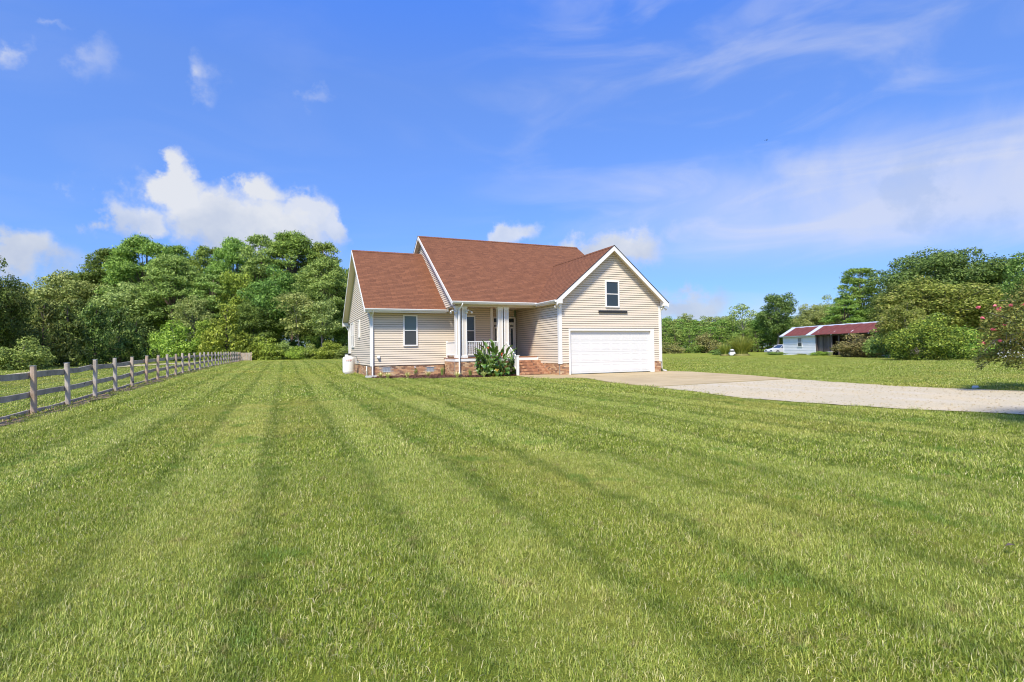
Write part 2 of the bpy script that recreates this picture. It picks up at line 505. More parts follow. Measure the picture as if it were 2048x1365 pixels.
def mk_gravel():
    m_, k, b = newmat('gravel')
    p = worldpos(k)
    vo = k.node('ShaderNodeTexVoronoi'); vo.inputs['Scale'].default_value = 55; k.l.new(p, vo.inputs['Vector'])
    stone = k.ramp(vo.outputs['Color'], [(0.1, (0.40, 0.345, 0.225)), (0.5, (0.47, 0.40, 0.265)), (0.9, (0.525, 0.455, 0.315))])
    n = k.noise(p, 0.55, 6, 0.6)
    c = k.mix(k.sstep(n, 0.35, 0.7), stone, k.mix(1.0, stone, (1.10, 1.06, 1.0, 1), 'MULTIPLY'))
    u_ = k.vmath('DOT_PRODUCT', p, (CY_, SY_, 0))       # wheel tracks run along the drive
    ur = k.math('SUBTRACT', u_, P0.x * CY_ + P0.y * SY_)
    rut = k.math('ADD', k.sstep(k.math('ABSOLUTE', k.math('SUBTRACT', ur, 0.2)), 0.5, 0.1), k.sstep(k.math('ABSOLUTE', k.math('SUBTRACT', ur, 1.9)), 0.5, 0.1))
    rut = k.math('MULTIPLY', rut, k.sstep(k.noise(p, 0.8, 4), 0.3, 0.7))
    c = k.mix(k.math('MULTIPLY', rut, 0.30), c, (0.56, 0.51, 0.42, 1))
    n2 = k.noise(p, 2.2, 6, 0.68)
    c = k.mix(k.sstep(n2, 0.58, 0.74, 0, 0.45), c, (0.33, 0.27, 0.20, 1))
    n4 = k.noise(p, 7, 5, 0.7)
    c = k.mix(k.sstep(n4, 0.64, 0.72, 0, 0.22), c, (0.24, 0.20, 0.155, 1))
    k.l.new(c, b.inputs['Base Color']); b.inputs['Roughness'].default_value = 0.95
    b.inputs['Specular IOR Level'].default_value = 0.1
    bump(k, b, vo.outputs['Distance'], 0.5, 0.012)
mk_gravel()
def mk_mulch():
    m_, k, b = newmat('mulch')
    g = k.node('ShaderNodeNewGeometry')
    n = k.noise(g.outputs['Position'], 30, 4, 0.7)
    c = k.ramp(k.math('ADD', k.math('MULTIPLY', g.outputs['Random Per Island'], 0.6), k.math('MULTIPLY', n, 0.4)),
               [(0.1, (0.045, 0.018, 0.012)), (0.5, (0.13, 0.052, 0.033)), (0.9, (0.24, 0.11, 0.07))])
    k.l.new(c, b.inputs['Base Color']); b.inputs['Roughness'].default_value = 0.95
mk_mulch()
def mk_soil():
    m_, k, b = newmat('bare_soil')
    p = worldpos(k)
    c = k.ramp(k.noise(p, 4, 6, 0.7), [(0.3, (0.13, 0.075, 0.04)), (0.55, (0.31, 0.195, 0.10)), (0.8, (0.43, 0.30, 0.17))])
    k.l.new(c, b.inputs['Base Color']); b.inputs['Roughness'].default_value = 0.95
    bump(k, b, k.noise(p, 25, 5, 0.7), 0.6, 0.03)
mk_soil()

STRIPE0 = -12.33
STW = 0.93
def lawn_tint(k, p):
    """mower lines, dry patches: colours of the grass itself, in metres on the ground"""
    rel = k.vmath('SUBTRACT', p, (P0.x, P0.y, 0))
    u_ = k.vmath('DOT_PRODUCT', rel, (CY_, SY_, 0))
    wob = k.math('MULTIPLY', k.math('SUBTRACT', k.noise(p, 0.08, 3), 0.5), 0.6)
    wob2 = k.math('MULTIPLY', k.math('SUBTRACT', k.noise(p, 3.0, 6, 0.7), 0.5), 0.27)
    s_ = k.math('ADD', k.math('ADD', u_, wob), wob2)
    ph = k.math('FRACT', k.math('DIVIDE', k.math('SUBTRACT', s_, STRIPE0 - 0.5 * STW), STW))
    line = k.math('SUBTRACT', 1.0, k.sstep(k.math('ABSOLUTE', k.math('SUBTRACT', ph, 0.5)), 0.03, 0.20))
    line = k.math('MULTIPLY', line, k.math('MULTIPLY', k.sstep(k.noise(p, 0.35, 5), 0.28, 0.50), k.sstep(k.noise(p, 7.0, 5, 0.75), 0.36, 0.62, 0.10, 1.0)))
    ph2 = k.math('SINE', k.math('MULTIPLY', k.math('SUBTRACT', s_, STRIPE0), math.pi / STW))
    band = k.sstep(ph2, -0.45, 0.45)
    dry = k.sstep(k.noise(p, 0.28, 6, 0.62), 0.46, 0.68)
    spot_ = k.math('MULTIPLY', k.math('ADD', k.sstep(k.noise(p, 2.6, 5, 0.65), 0.50, 0.70), k.sstep(k.noise(p, 11.0, 4, 0.7), 0.48, 0.66)), 0.6)
    return line, band, dry, spot_

def mk_ground():
    m_, k, b = newmat('ground')
    p = worldpos(k)
    line, band, dry, spot_ = lawn_tint(k, p)
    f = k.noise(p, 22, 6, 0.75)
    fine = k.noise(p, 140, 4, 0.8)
    c = k.mix(f, (0.23, 0.29, 0.028, 1), (0.44, 0.475, 0.06, 1))
    c = k.mix(k.math('MULTIPLY', band, 0.17), c, (0.43, 0.47, 0.11, 1))
    c = k.mix(k.math('MULTIPLY', dry, 0.55), c, (0.54, 0.46, 0.11, 1))
    c = k.mix(k.math('MULTIPLY', spot_, 0.30), c, (0.13, 0.21, 0.026, 1))
    c = k.mix(k.math('MULTIPLY', line, 0.72), c, (0.11, 0.17, 0.02, 1))
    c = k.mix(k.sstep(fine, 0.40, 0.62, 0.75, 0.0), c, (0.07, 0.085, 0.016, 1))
    k.l.new(c, b.inputs['Base Color']); b.inputs['Roughness'].default_value = 0.95
    b.inputs['Specular IOR Level'].default_value = 0.05
    bump(k, b, k.math('ADD', f, fine), 0.7, 0.05)
mk_ground()
def mk_blade():
    m_, k, b = newmat('grass_blade')
    g = k.node('ShaderNodeNewGeometry')
    p = g.outputs['Position']
    line, band, dry, spot_ = lawn_tint(k, p)
    rnd = g.outputs['Random Per Island']
    c = k.ramp(rnd, [(0.0, (0.085, 0.14, 0.014)), (0.3, (0.25, 0.335, 0.036)), (0.62, (0.455, 0.51, 0.075)), (0.84, (0.66, 0.61, 0.18)), (1.0, (0.86, 0.74, 0.42))])
    c = k.mix(k.math('MULTIPLY', band, 0.17), c, (0.46, 0.50, 0.12, 1))
    c = k.mix(k.math('MULTIPLY', dry, 0.45), c, (0.60, 0.50, 0.12, 1))
    c = k.mix(k.math('MULTIPLY', spot_, 0.42), c, (0.155, 0.235, 0.024, 1))
    c = k.mix(k.math('MULTIPLY', line, 0.74), c, (0.12, 0.185, 0.02, 1))
    th = k.sstep(k.noise(p, 5.5, 5, 0.7), 0.57, 0.66, 0, 0.6)           # thatch showing between the tufts
    c = k.mix(th, c, (0.36, 0.27, 0.11, 1))
    wd = k.sstep(k.noise(p, 1.1, 5, 0.6), 0.58, 0.66, 0, 0.6)            # patches of greener weeds
    c = k.mix(wd, c, (0.14, 0.27, 0.03, 1))
    k.n.remove(b)
    df = k.node('ShaderNodeBsdfDiffuse'); tr = k.node('ShaderNodeBsdfTranslucent'); gl = k.node('ShaderNodeBsdfGlossy')
    gl.inputs['Roughness'].default_value = 0.45
    k.l.new(c, df.inputs[0]); k.l.new(c, tr.inputs[0]); gl.inputs[0].default_value = (0.9, 0.95, 0.85, 1)
    m1 = k.node('ShaderNodeMixShader'); m1.inputs[0].default_value = 0.30
    k.l.new(df.outputs[0], m1.inputs[1]); k.l.new(tr.outputs[0], m1.inputs[2])
    m2 = k.node('ShaderNodeMixShader'); m2.inputs[0].default_value = 0.02
    k.l.new(m1.outputs[0], m2.inputs[1]); k.l.new(gl.outputs[0], m2.inputs[2])
    k.l.new(m2.outputs[0], k.n['Material Output'].inputs[0])
mk_blade()

def mk_leaf(name, dark, mid, light, trans=0.34, hue=0.12, odd=None, oddf=0.0, gloss=0.012, bright=None):
    m_, k, b = newmat(name)
    g = k.node('ShaderNodeNewGeometry'); oi = k.node('ShaderNodeObjectInfo')
    p = g.outputs['Position']
    n = k.noise(p, 0.55, 4, 0.6)
    f = k.math('ADD', k.math('MULTIPLY', g.outputs['Random Per Island'], 0.55), k.math('MULTIPLY', n, 0.45))
    LB = 2.5 if bright is None else bright
    tr_ = (1.10, 1.02, 0.82) if bright is None else (1, 1, 1)
    dark, mid, light = [tuple(q * LB * w for q, w in zip(c_, tr_)) for c_ in (dark, mid, light)]
    dark = tuple(q * 0.55 for q in dark); light = tuple(q * 1.12 for q in light)
    c = k.ramp(f, [(0.15, dark), (0.5, mid), (0.85, light)])
    if odd:
        o_ = k.sstep(k.math('ADD', k.math('MULTIPLY', k.noise(p, 0.9, 3), 0.7), k.math('MULTIPLY', g.outputs['Random Per Island'], 0.3)), 0.56, 0.66, 0, oddf)
        c = k.mix(o_, c, (*odd, 1))
    hs = k.node('ShaderNodeHueSaturation')
    k.l.new(c, hs.inputs['Color'])
    k.l.new(k.math('ADD', 0.5 - 0.020, k.math('MULTIPLY', oi.outputs['Random'], 0.036)), hs.inputs['Hue'])
    k.l.new(k.math('ADD', 1 - hue, k.math('MULTIPLY', oi.outputs['Random'], 2 * hue)), hs.inputs['Value'])
    c = hs.outputs[0]
    k.n.remove(b)
    df = k.node('ShaderNodeBsdfDiffuse'); tr = k.node('ShaderNodeBsdfTranslucent'); gl = k.node('ShaderNodeBsdfGlossy')
    gl.inputs['Roughness'].default_value = 0.4
    k.l.new(c, df.inputs[0]); k.l.new(c, tr.inputs[0])
    m1 = k.node('ShaderNodeMixShader'); m1.inputs[0].default_value = trans
    k.l.new(df.outputs[0], m1.inputs[1]); k.l.new(tr.outputs[0], m1.inputs[2])
    m2 = k.node('ShaderNodeMixShader'); m2.inputs[0].default_value = gloss
    k.l.new(m1.outputs[0], m2.inputs[1]); k.l.new(gl.outputs[0], m2.inputs[2])
    k.l.new(m2.outputs[0], k.n['Material Output'].inputs[0])
    return m_
mk_leaf('leaf_pine', (0.030, 0.062, 0.016), (0.085, 0.140, 0.032), (0.155, 0.215, 0.052))
mk_leaf('leaf_pine_bright', (0.036, 0.068, 0.020), (0.105, 0.155, 0.044), (0.195, 0.250, 0.080))
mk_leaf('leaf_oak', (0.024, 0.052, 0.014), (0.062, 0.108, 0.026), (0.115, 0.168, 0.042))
mk_leaf('leaf_olive', (0.045, 0.070, 0.022), (0.115, 0.150, 0.050), (0.200, 0.225, 0.090))
mk_leaf('leaf_cedar', (0.010, 0.022, 0.008), (0.042, 0.072, 0.020), (0.115, 0.155, 0.040), odd=(0.155, 0.125, 0.045), oddf=0.45)
mk_leaf('leaf_lime', (0.036, 0.070, 0.014), (0.105, 0.158, 0.026), (0.195, 0.245, 0.048))
mk_leaf('leaf_yellow', (0.036, 0.066, 0.014), (0.105, 0.145, 0.032), (0.190, 0.225, 0.060), odd=(0.48, 0.36, 0.19), oddf=0.32)
mk_leaf('leaf_great_oak', (0.020, 0.038, 0.012), (0.054, 0.084, 0.024), (0.105, 0.138, 0.042))
mk_leaf('leaf_vine', (0.012, 0.026, 0.008), (0.060, 0.112, 0.022), (0.200, 0.280, 0.050), odd=(0.45, 0.38, 0.06), oddf=0.3)
mk_leaf('leaf_brownish', (0.045, 0.052, 0.020), (0.110, 0.115, 0.045), (0.190, 0.180, 0.075), odd=(0.17, 0.10, 0.05), oddf=0.4)
mk_leaf('leaf_crape', (0.026, 0.044, 0.014), (0.082, 0.110, 0.030), (0.165, 0.185, 0.055), odd=(0.30, 0.17, 0.05), oddf=0.45)
mk_leaf('leaf_canna', (0.030, 0.075, 0.010), (0.085, 0.165, 0.022), (0.19, 0.275, 0.050), 0.25, 0.0, gloss=0.07, bright=1.25)
mk_leaf('leaf_canna_yellow', (0.30, 0.22, 0.02), (0.45, 0.36, 0.05), (0.50, 0.42, 0.08), 0.25, 0.0, bright=1.0)
mk_leaf('leaf_reed', (0.060, 0.090, 0.018), (0.130, 0.165, 0.036), (0.220, 0.235, 0.075))
mk_leaf('leaf_variegated', (0.30, 0.34, 0.08), (0.50, 0.50, 0.16), (0.62, 0.60, 0.28), 0.2, 0.0, bright=1.45)
mk_leaf('leaf_herb', (0.035, 0.070, 0.018), (0.085, 0.130, 0.035), (0.150, 0.195, 0.060), 0.2, 0.05)
simple('bark_pine', (0.15, 0.105, 0.08), 0.9, 0.35, 6)
simple('bark_grey', (0.24, 0.215, 0.185), 0.9, 0.3, 6)
simple('bark_dark', (0.075, 0.06, 0.05), 0.9, 0.3, 6)

# ================================================================== ground, drive, bed
def build_ground():
    near = np.concatenate([np.arange(-90, 91, 1.5)])
    far = np.array([-2500, -1500, -900, -600, -420, -300, -220, -170, -135, -110])
    ax = np.concatenate([far, near, -far[::-1]])
    X, Y = np.meshgrid(ax, ax, indexing='ij')
    # grid is turned to the house axes
    WX = P0.x + X * CY_ - Y * SY_; WY = P0.y + X * SY_ + Y * CY_
    Z = gz(WX, WY)
    n = len(ax)
    v = np.stack([WX, WY, Z], -1).reshape(-1, 3)
    i, j = np.meshgrid(np.arange(n - 1), np.arange(n - 1), indexing='ij')
    a = (i * n + j).ravel()
    f = np.stack([a, a + n, a + n + 1, a + 1], -1)
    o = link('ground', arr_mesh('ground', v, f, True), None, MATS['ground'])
    tag(o, 'wide flat mown grass ground around the house', None, kind='structure')
build_ground()

def ragged(pts, step=0.35, amp=0.05, seed=1):
    rng = random.Random(seed); out = []
    for (a, b) in zip(pts[:-1], pts[1:]):
        L = math.hypot(b[0] - a[0], b[1] - a[1]); n = max(1, int(L / step))
        for i in range(n):
            t = i / n
            out.append((a[0] + (b[0] - a[0]) * t + rng.uniform(-amp, amp), a[1] + (b[1] - a[1]) * t + rng.uniform(-amp, amp)))
    out.append(pts[-1])
    return out
NEAR = [(-2.05, -9.1), (-2.13, -9.6), (-2.21, -10.7), (-2.73, -13.3), (-2.49, -14.7), (-2.0, -16.5), (-1.2, -18.1), (-0.9, -24), (-0.9, -46)]
FAR_ = [(4.85, -8.45), (4.35, -11.2), (3.97, -13.0), (4.22, -14.2), (4.72, -15.6), (5.3, -19), (5.6, -24), (5.8, -46)]
GRAVEL = ragged(NEAR, 0.3, 0.07, 3) + ragged(FAR_, 0.3, 0.12, 4)[::-1]
WALK = [(-2.5, 0.93), (-0.62, 0.93), (-0.60, -0.03), (-1.0, -3.18), (-1.14, -2.84), (-2.47, -2.55), (-2.9, -1.43), (-2.6, 0.1)]
SLABS = [
    [(-0.585, -0.03), (1.90, -0.03), (1.90, -4.5), (-1.35, -4.5), (-1.0, -3.2)],
    [(1.925, -0.03), (6.05, -0.03), (6.15, 0.55), (6.5, -1.1), (6.2, -2.86), (5.95, -4.5), (1.925, -4.5)],
    [(-1.36, -4.525), (1.90, -4.525), (1.90, -8.72), (-2.05, -9.05), (-1.88, -6.6)],
    [(1.925, -4.525), (5.95, -4.525), (5.77, -5.7), (4.85, -8.42), (1.925, -8.72)],
]
def build_drive():
    root = empty('driveway', H(0, 0, 0), YAW)
    tag(root, 'driveway of tan concrete slabs by the garage running out into pale gravel', None, kind='structure')
    mb = MB().face([(p[0], p[1], 0.014) for p in GRAVEL])
    mb.build('gravel_sheet', MATS['gravel'], root)
    base = [(-0.62, -0.02), (6.1, -0.02), (6.15, 0.5), (6.46, -1.1), (6.15, -2.86), (5.72, -5.7), (4.82, -8.38), (-2.0, -9.0), (-1.83, -6.6), (-1.02, -3.3)]
    MB().face([(p[0], p[1], 0.006) for p in base]).build('joint_bed', MATS['bare_soil'], root)
    for s in SLABS:
        mb = MB().prism([(p[0], p[1], 0.0) for p in s][::-1], (0, 0, 0.028))
        mb.build('concrete_slab', MATS['concrete'], root)
    w = MB().prism([(p[0], p[1], 0.0) for p in WALK][::-1], (0, 0, 0.028))
    w.build('walkway_slab', MATS['concrete'], root)
    rng = random.Random(5)
    # loose stones strewn over the gravel, too many and too small to count
    mb = MB()
    for _ in range(2600):
        v = rng.uniform(-24, -9.2); u = rng.uniform(-2.3, 4.6)
        if not in_poly(u, v, GRAVEL): continue
        s = rng.uniform(0.008, 0.022); a = rng.uniform(0, 6.28)
        pts = []
        for q in range(5):
            w = a + q * 1.2566
            pts.append((u + s * math.cos(w) * rng.uniform(.7, 1.2), v + s * math.sin(w) * rng.uniform(.7, 1.2), 0.012))
        mb.face([(p[0], p[1], p[2] + s * 0.8) for p in pts])
        for q in range(5):
            r_ = (q + 1) % 5
            mb.face([pts[q], pts[r_], (pts[r_][0], pts[r_][1], pts[r_][2] + s * .8), (pts[q][0], pts[q][1], pts[q][2] + s * .8)])
    o = mb.build('loose_stone', MATS['gravel'], root); o['kind'] = 'stuff'
def in_poly(x, y, poly):
    c = False; n = len(poly); j = n - 1
    for i in range(n):
        xi, yi = poly[i]; xj, yj = poly[j]
        if (yi > y) != (yj > y) and x < (xj - xi) * (y - yi) / (yj - yi) + xi: c = not c
        j = i
    return c
build_drive()

MULCH = [(-9.15, 3.3), (-8.6, 2.65), (-8.04, 2.1), (-7.1, 1.15), (-5.9, 0.98), (-4.4, 0.94), (-3.2, 1.0), (-2.52, 0.95), (-2.42, 2.36), (-5.24, 2.36), (-5.24, 4.34), (-9.0, 4.34)]
def build_mulch():
    root = empty('mulch_bed', H(0, 0, 0), YAW)
    tag(root, 'bed of red-brown bark mulch along the front foundation', None, kind='structure')
    front = ragged(MULCH[:8], 0.15, 0.03, 8)
    poly = front + MULCH[8:]
    cu = sum(p[0] for p in poly) / len(poly)
    mb = MB()
    mb.face([(p[0], p[1], 0.012) for p in poly])
    mb.build('mulch_sheet', MATS['mulch'], root)
    rng = random.Random(2); mb = MB(); n = 0
    while n < 7000:
        u = rng.uniform(-9.15, -2.42); v = rng.uniform(0.9, 4.34)
        if not in_poly(u, v, poly): continue
        n += 1
        L = rng.uniform(0.02, 0.05); w = rng.uniform(0.008, 0.018); a = rng.uniform(0, 3.14)
        ca, sa = math.cos(a), math.sin(a); z = 0.02 + rng.uniform(0, 0.05); t = rng.uniform(-0.02, 0.02)
        mb.face([(u - ca*L - sa*w, v - sa*L + ca*w, z - t), (u - ca*L + sa*w, v - sa*L - ca*w, z - t), (u + ca*L + sa*w, v + sa*L - ca*w, z + t), (u + ca*L - sa*w, v + sa*L + ca*w, z + t)])
    o = mb.build('bark_chip', MATS['mulch'], root); o['kind'] = 'stuff'
build_mulch()

# ================================================================== house
house = empty('house', H(0, 0, 0), YAW)
tag(house, 'cream sided one-storey house with brown shingle roofs and white double garage', 'house')

LAP = 0.1165
def clip_band(poly, z0, z1):
    def half(pts, z, keep_above):
        out = []
        for i in range(len(pts)):
            a, b = pts[i], pts[(i + 1) % len(pts)]
            ia = (a[1] >= z) if keep_above else (a[1] <= z); ib = (b[1] >= z) if keep_above else (b[1] <= z)
            if ia: out.append(a)
            if ia != ib:
                t = (z - a[1]) / (b[1] - a[1]); out.append((a[0] + (b[0] - a[0]) * t, z))
        return out
    p = half(poly, z0, True)
    return half(p, z1, False) if p else p
def wall(polys, to3, name='wall', lap=LAP, zbase=0.58, mat='siding', thick=0.12, boards=True, board_name='siding_board', parent=None):
    """polys: convex outlines (s, z); to3(s, z, d) gives the house point d metres proud of the wall plane"""
    parent = parent or house
    mb = MB()
    for poly in polys:
        b = len(mb.v); n = len(poly)
        mb.v += [tuple(to3(s, z, 0)) for s, z in poly] + [tuple(to3(s, z, -thick)) for s, z in poly]
        mb.f.append(tuple(range(b, b + n))); mb.f.append(tuple(range(b + n, b + 2 * n))[::-1]); mb.sm += [False, False]
        for i in range(n):
            j = (i + 1) % n; mb.f.append((b + i, b + j, b + n + j, b + n + i)); mb.sm.append(False)
    w = mb.build(name, MATS['lap_shadow_sheathing'], parent)
    if boards:
        for poly in polys:
            zmin = min(p[1] for p in poly); zmax = max(p[1] for p in poly)
            k0 = int(math.floor((zmin - zbase) / lap + 1e-4))
            k_ = k0
            while zbase + k_ * lap < zmax - 0.004:
                z0 = zbase + k_ * lap; z1 = z0 + lap
                q = clip_band(poly, max(z0, zmin), min(z1, zmax))
                k_ += 1
                if len(q) < 3: continue
                bm = MB()
                dd = lambda z: 0.004 + 0.022 * (1 - (z - z0) / lap)
                q = clip_band(q, max(z0, zmin) + 0.017, 99)          # slot bares the darkened sheathing to draw the lap's shadow line
                if len(q) < 3: continue
                bm.face([to3(s, z, dd(z)) for s, z in q])
                zlo = min(p[1] for p in q)
                low = [p for p in q if abs(p[1] - zlo) < 1e-5]
                if len(low) >= 2:
                    s0 = min(p[0] for p in low); s1 = max(p[0] for p in low)
                    bm.face([to3(s0, zlo, dd(zlo)), to3(s1, zlo, dd(zlo)), to3(s1, zlo, 0.001), to3(s0, zlo, 0.001)])
                bm.build(board_name, MATS[mat], w)
    return w
F = lambda v: (lambda s, z, d: (s, v - d, z))         # faces the front (-v)
L_ = lambda u: (lambda s, z, d: (u - d, s, z))        # faces left (-u)
R_ = lambda u: (lambda s, z, d: (u + d, s, z))        # faces right (+u)

GS = 0.8465                                            # garage roof slope
gro = lambda u: 3.71 + (min(u + 0.88, 5.83 - u)) * GS  # top of garage roof
PK = 2.475
# garage front (three convex pieces round the door)
wall([[(-0.59, 0.58), (-0.085, 0.58), (-0.085, 2.30), (-0.59, 2.30)],
      [(5.10, 0.58), (5.54, 0.58), (5.54, 2.30), (5.10, 2.30)],
      [(-0.59, 2.30), (5.54, 2.30), (5.54, gro(5.54) - 0.16), (PK, gro(PK) - 0.16), (-0.59, gro(-0.59) - 0.16)]], F(0.0))
wall([[(0.13, 0.58), (5.33, 0.58), (5.33, 3.70), (0.13, 3.70)]], L_(-0.59))
wall([[(-8.92, 0.58), (-2.58, 0.58), (-2.58, 3.62), (-8.92, 3.62)]], F(4.35))
wall([[(4.35, 0.58), (5.46, 0.58), (5.46, 3.62), (4.35, 3.62)]], R_(-2.45), boards=False)
wall([[(-2.57, 0.58), (-0.72, 0.58), (-0.72, 3.62), (-2.57, 3.62)]], F(5.33))
wall([[(4.35, 0.58), (13.2, 0.58), (13.2, 3.213), (4.35, 3.213)],
      [(4.35, 3.213), (14.7, 3.213), (14.7, 3.33), (9.2, 7.10), (4.35, 3.65)]], L_(-9.05))
wall([[(2.33, 3.555), (15.8, 3.555), (15.8, 3.75), (9.1, 8.2), (2.33, 3.80)]], L_(-5.2), zbase=3.555)
wall([[(0.13, 0.58), (15.8, 0.58), (15.8, 3.70), (0.13, 3.70)]], R_(5.54))
wall([[(2.0, 3.70), (15.8, 3.70), (9.1, 8.1)]], R_(5.42), boards=False)
wall([[(-9.05, 0.0), (5.42, 0.0), (5.42, 3.6), (-9.05, 3.6)]], (lambda s, z, d: (s, 13.2 + d, z)), boards=False)
# rear porch recess seen past the wing
MB().box(-8.75, -8.6, 13.35, 13.55, 0.6, 3.2).build('rear_porch_post', MATS['white_trim'], house)
MB().box(-9.05, -8.9, 14.55, 14.7, 0.6, 3.2).build('rear_porch_post', MATS['white_trim'], house)
MB().box(-9.0, -5.3, 13.25, 14.7, 0.52, 0.6).build('rear_porch_floor', MATS['deck_wood'], house)
MB().box(-9.0, -5.3, 13.25, 14.68, 3.14, 3.20).build('rear_porch_ceiling', MATS['soffit'], house)

# ---- brickwork
def brickwork(runs, name='brickwork', mat='brick', parent=None, seed=1):
    """runs: (to3, s0, s1, z0, z1, holes)"""
    parent = parent or house
    rng = random.Random(seed); mb = MB(); back = MB()
    bl, bh, mt = 0.194, 0.0575, 0.010
    for to3, s0, s1, z0, z1, holes in runs:
        r = 0; z = z0
        while z < z1 - 0.02:
            zt = min(z + bh, z1)
            s = s0 - (0.102 if r % 2 else 0)
            while s < s1:
                a, b = max(s, s0), min(s + bl, s1)
                s += bl + mt
                if b - a < 0.03: continue
                if any(a < h[1] and b > h[0] and z < h[3] and zt > h[2] for h in holes):
                    continue
                d = rng.uniform(0.008, 0.015)
                P = [to3(a, z, 0), to3(b, z, 0), to3(b, z, d), to3(a, z, d), to3(a, zt, 0), to3(b, zt, 0), to3(b, zt, d), to3(a, zt, d)]
                mb.hexa(P)
            z += bh + mt; r += 1
        P = [to3(s0, z0, -0.10), to3(s1, z0, -0.10), to3(s1, z0, 0.003), to3(s0, z0, 0.003), to3(s0, z1, -0.10), to3(s1, z1, -0.10), to3(s1, z1, 0.003), to3(s0, z1, 0.003)]
        back.hexa(P)
    w = back.build('foundation', MATS['mortar'], parent)
    o = mb.build(name, MATS[mat], w); o['kind'] = 'stuff'
    return w
V1 = (-8.47, -8.09, 0.27, 0.50); V2 = (-6.19, -5.80, 0.24, 0.46); V3 = (-4.05, -3.68, 0.26, 0.47)
brickwork([(F(0.0), -0.59, -0.085, 0.0, 0.575, []), (F(0.0), 5.10, 5.54, 0.0, 0.575, [])], seed=1)
brickwork([(L_(-0.59), 0.11, 2.3, 0.0, 0.575, [])], seed=2)
brickwork([(F(4.37), -8.94, -5.26, 0.0, 0.575, [V1, V2])], seed=3)
brickwork([(L_(-9.03), 4.37, 13.2, 0.0, 0.575, [])], seed=4)
brickwork([(F(2.38), -5.24, -2.33, 0.0, 0.745, [V3])], seed=5)
brickwork([(L_(-5.24), 2.49, 4.25, 0.0, 0.745, [])], seed=6)
brickwork([(R_(5.52), 0.11, 13.0, 0.0, 0.575, [])], seed=7)
for V, v in ((V1, 4.37), (V2, 4.37), (V3, 2.38)):
    vent = MB().box(V[0], V[1], v - 0.004, v + 0.05, V[2], V[3]).build('foundation_vent', MATS['vent_metal'], house)
    fr = MB()
    fr.box(V[0], V[1], v - 0.03, v - 0.006, V[2] - 0.02, V[2]).box(V[0], V[1], v - 0.03, v - 0.006, V[3], V[3] + 0.015)
    fr.build('vent_frame', MATS['white_trim'], vent)
    for i in range(5):
        x = V[0] + (i + 0.5) * (V[1] - V[0]) / 5
        MB().box(x - 0.012, x + 0.012, v - 0.02, v - 0.005, V[2] + 0.01, V[3] - 0.01).build('vent_louvre', MATS['grey_metal'], vent)

# ---- roofs
def roof_slope(parent, e0, e1, r1, r0, course=0.145, thick=0.16):
    """e0,e1 eave ends, r0,r1 ridge ends above e0 / e1; stepped shingle courses on a deck"""
    e0, e1, r0, r1 = map(Vector, (e0, e1, r0, r1))
    up = (r0 - e0); Ls = up.length; along = (e1 - e0)
    nrm = along.cross(up).normalized()
    if nrm.z < 0: nrm = -nrm
    n = max(1, int(round(Ls / course)))
    verts = []; faces = []; uvs = []
    for i in range(n):
        t0, t1 = i / n, (i + 1) / n
        a = e0.lerp(r0, t0) + nrm * 0.010; b = e1.lerp(r1, t0) + nrm * 0.010
        c = e1.lerp(r1, t1) + nrm * 0.003; d = e0.lerp(r0, t1) + nrm * 0.003
        a0 = e0.lerp(r0, t0) + nrm * 0.002; b0 = e1.lerp(r1, t0) + nrm * 0.002
        k0 = len(verts); verts += [a, b, c, d, a0, b0]
        faces += [(k0, k0+1, k0+2, k0+3), (k0+4, k0+5, k0+1, k0)]
        la = along.length
        v0 = i * course + 0.002; v1 = (i + 1) * course - 0.002
        uvs += [(0, v0), (la, v0), (la, v1), (0, v1), (0, v0), (la, v0), (la, v0 + .002), (0, v0 + .002)]
    me = bpy.data.meshes.new('shingle_courses')
    me.from_pydata([tuple(p) for p in verts], [], faces)
    uvl = me.uv_layers.new(name='UVMap')
    for i, q in enumerate(uvs): uvl.data[i].uv = q
    o = link('shingle_courses', me, parent, MATS['shingle']); o['kind'] = 'stuff'
    return o
def roof(slopes, ridge_cap=None, deck_mat='soffit', thick=0.15):
    mb = MB()
    for e0, e1, r1, r0 in slopes:
        mb.prism([e0, e1, r1, r0], (0, 0, -thick))
    rt = mb.build('roof', MATS[deck_mat], house)
    for s in slopes: roof_slope(rt, *s)
    if ridge_cap:
        a, b = Vector(ridge_cap[0]), Vector(ridge_cap[1])
        n = int((b - a).length / 0.2); t = (b - a) / n; q = Vector((-t.y, t.x, 0)).normalized() * 0.15
        cm = MB()
        for i in range(n):
            p0 = a + t * i; p1 = a + t * (i + 1.12)
            dz = ridge_cap[2] * 0.15
            for sgn in (-1, 1):
                cm.face([p0 + Vector((0, 0, 0.035)), p1 + Vector((0, 0, 0.025)), p1 + q * sgn + Vector((0, 0, 0.025 - dz)), p0 + q * sgn + Vector((0, 0, 0.035 - dz))])
        me = cm.mesh('ridge_cap'); uvl = me.uv_layers.new(name='UVMap')
        for i in range(len(uvl.data)): uvl.data[i].uv = (random.random() * 5, random.random() * 5)
        o = link('ridge_cap', me, rt, MATS['shingle']); o['kind'] = 'stuff'
    return rt
ME_V, ME_Z, MR_V, MR_Z = 2.02, 3.755, 9.1, 8.395
roof([((-5.46, ME_V, ME_Z), (5.75, ME_V, ME_Z), (5.75, MR_V, MR_Z), (-5.46, MR_V, MR_Z)),
      ((5.75, 16.18, 3.755), (-5.46, 16.18, 3.755), (-5.46, MR_V, MR_Z), (5.75, MR_V, MR_Z))],
     ((-5.46, MR_V, MR_Z), (5.75, MR_V, MR_Z), 0.655))
GF = -0.32
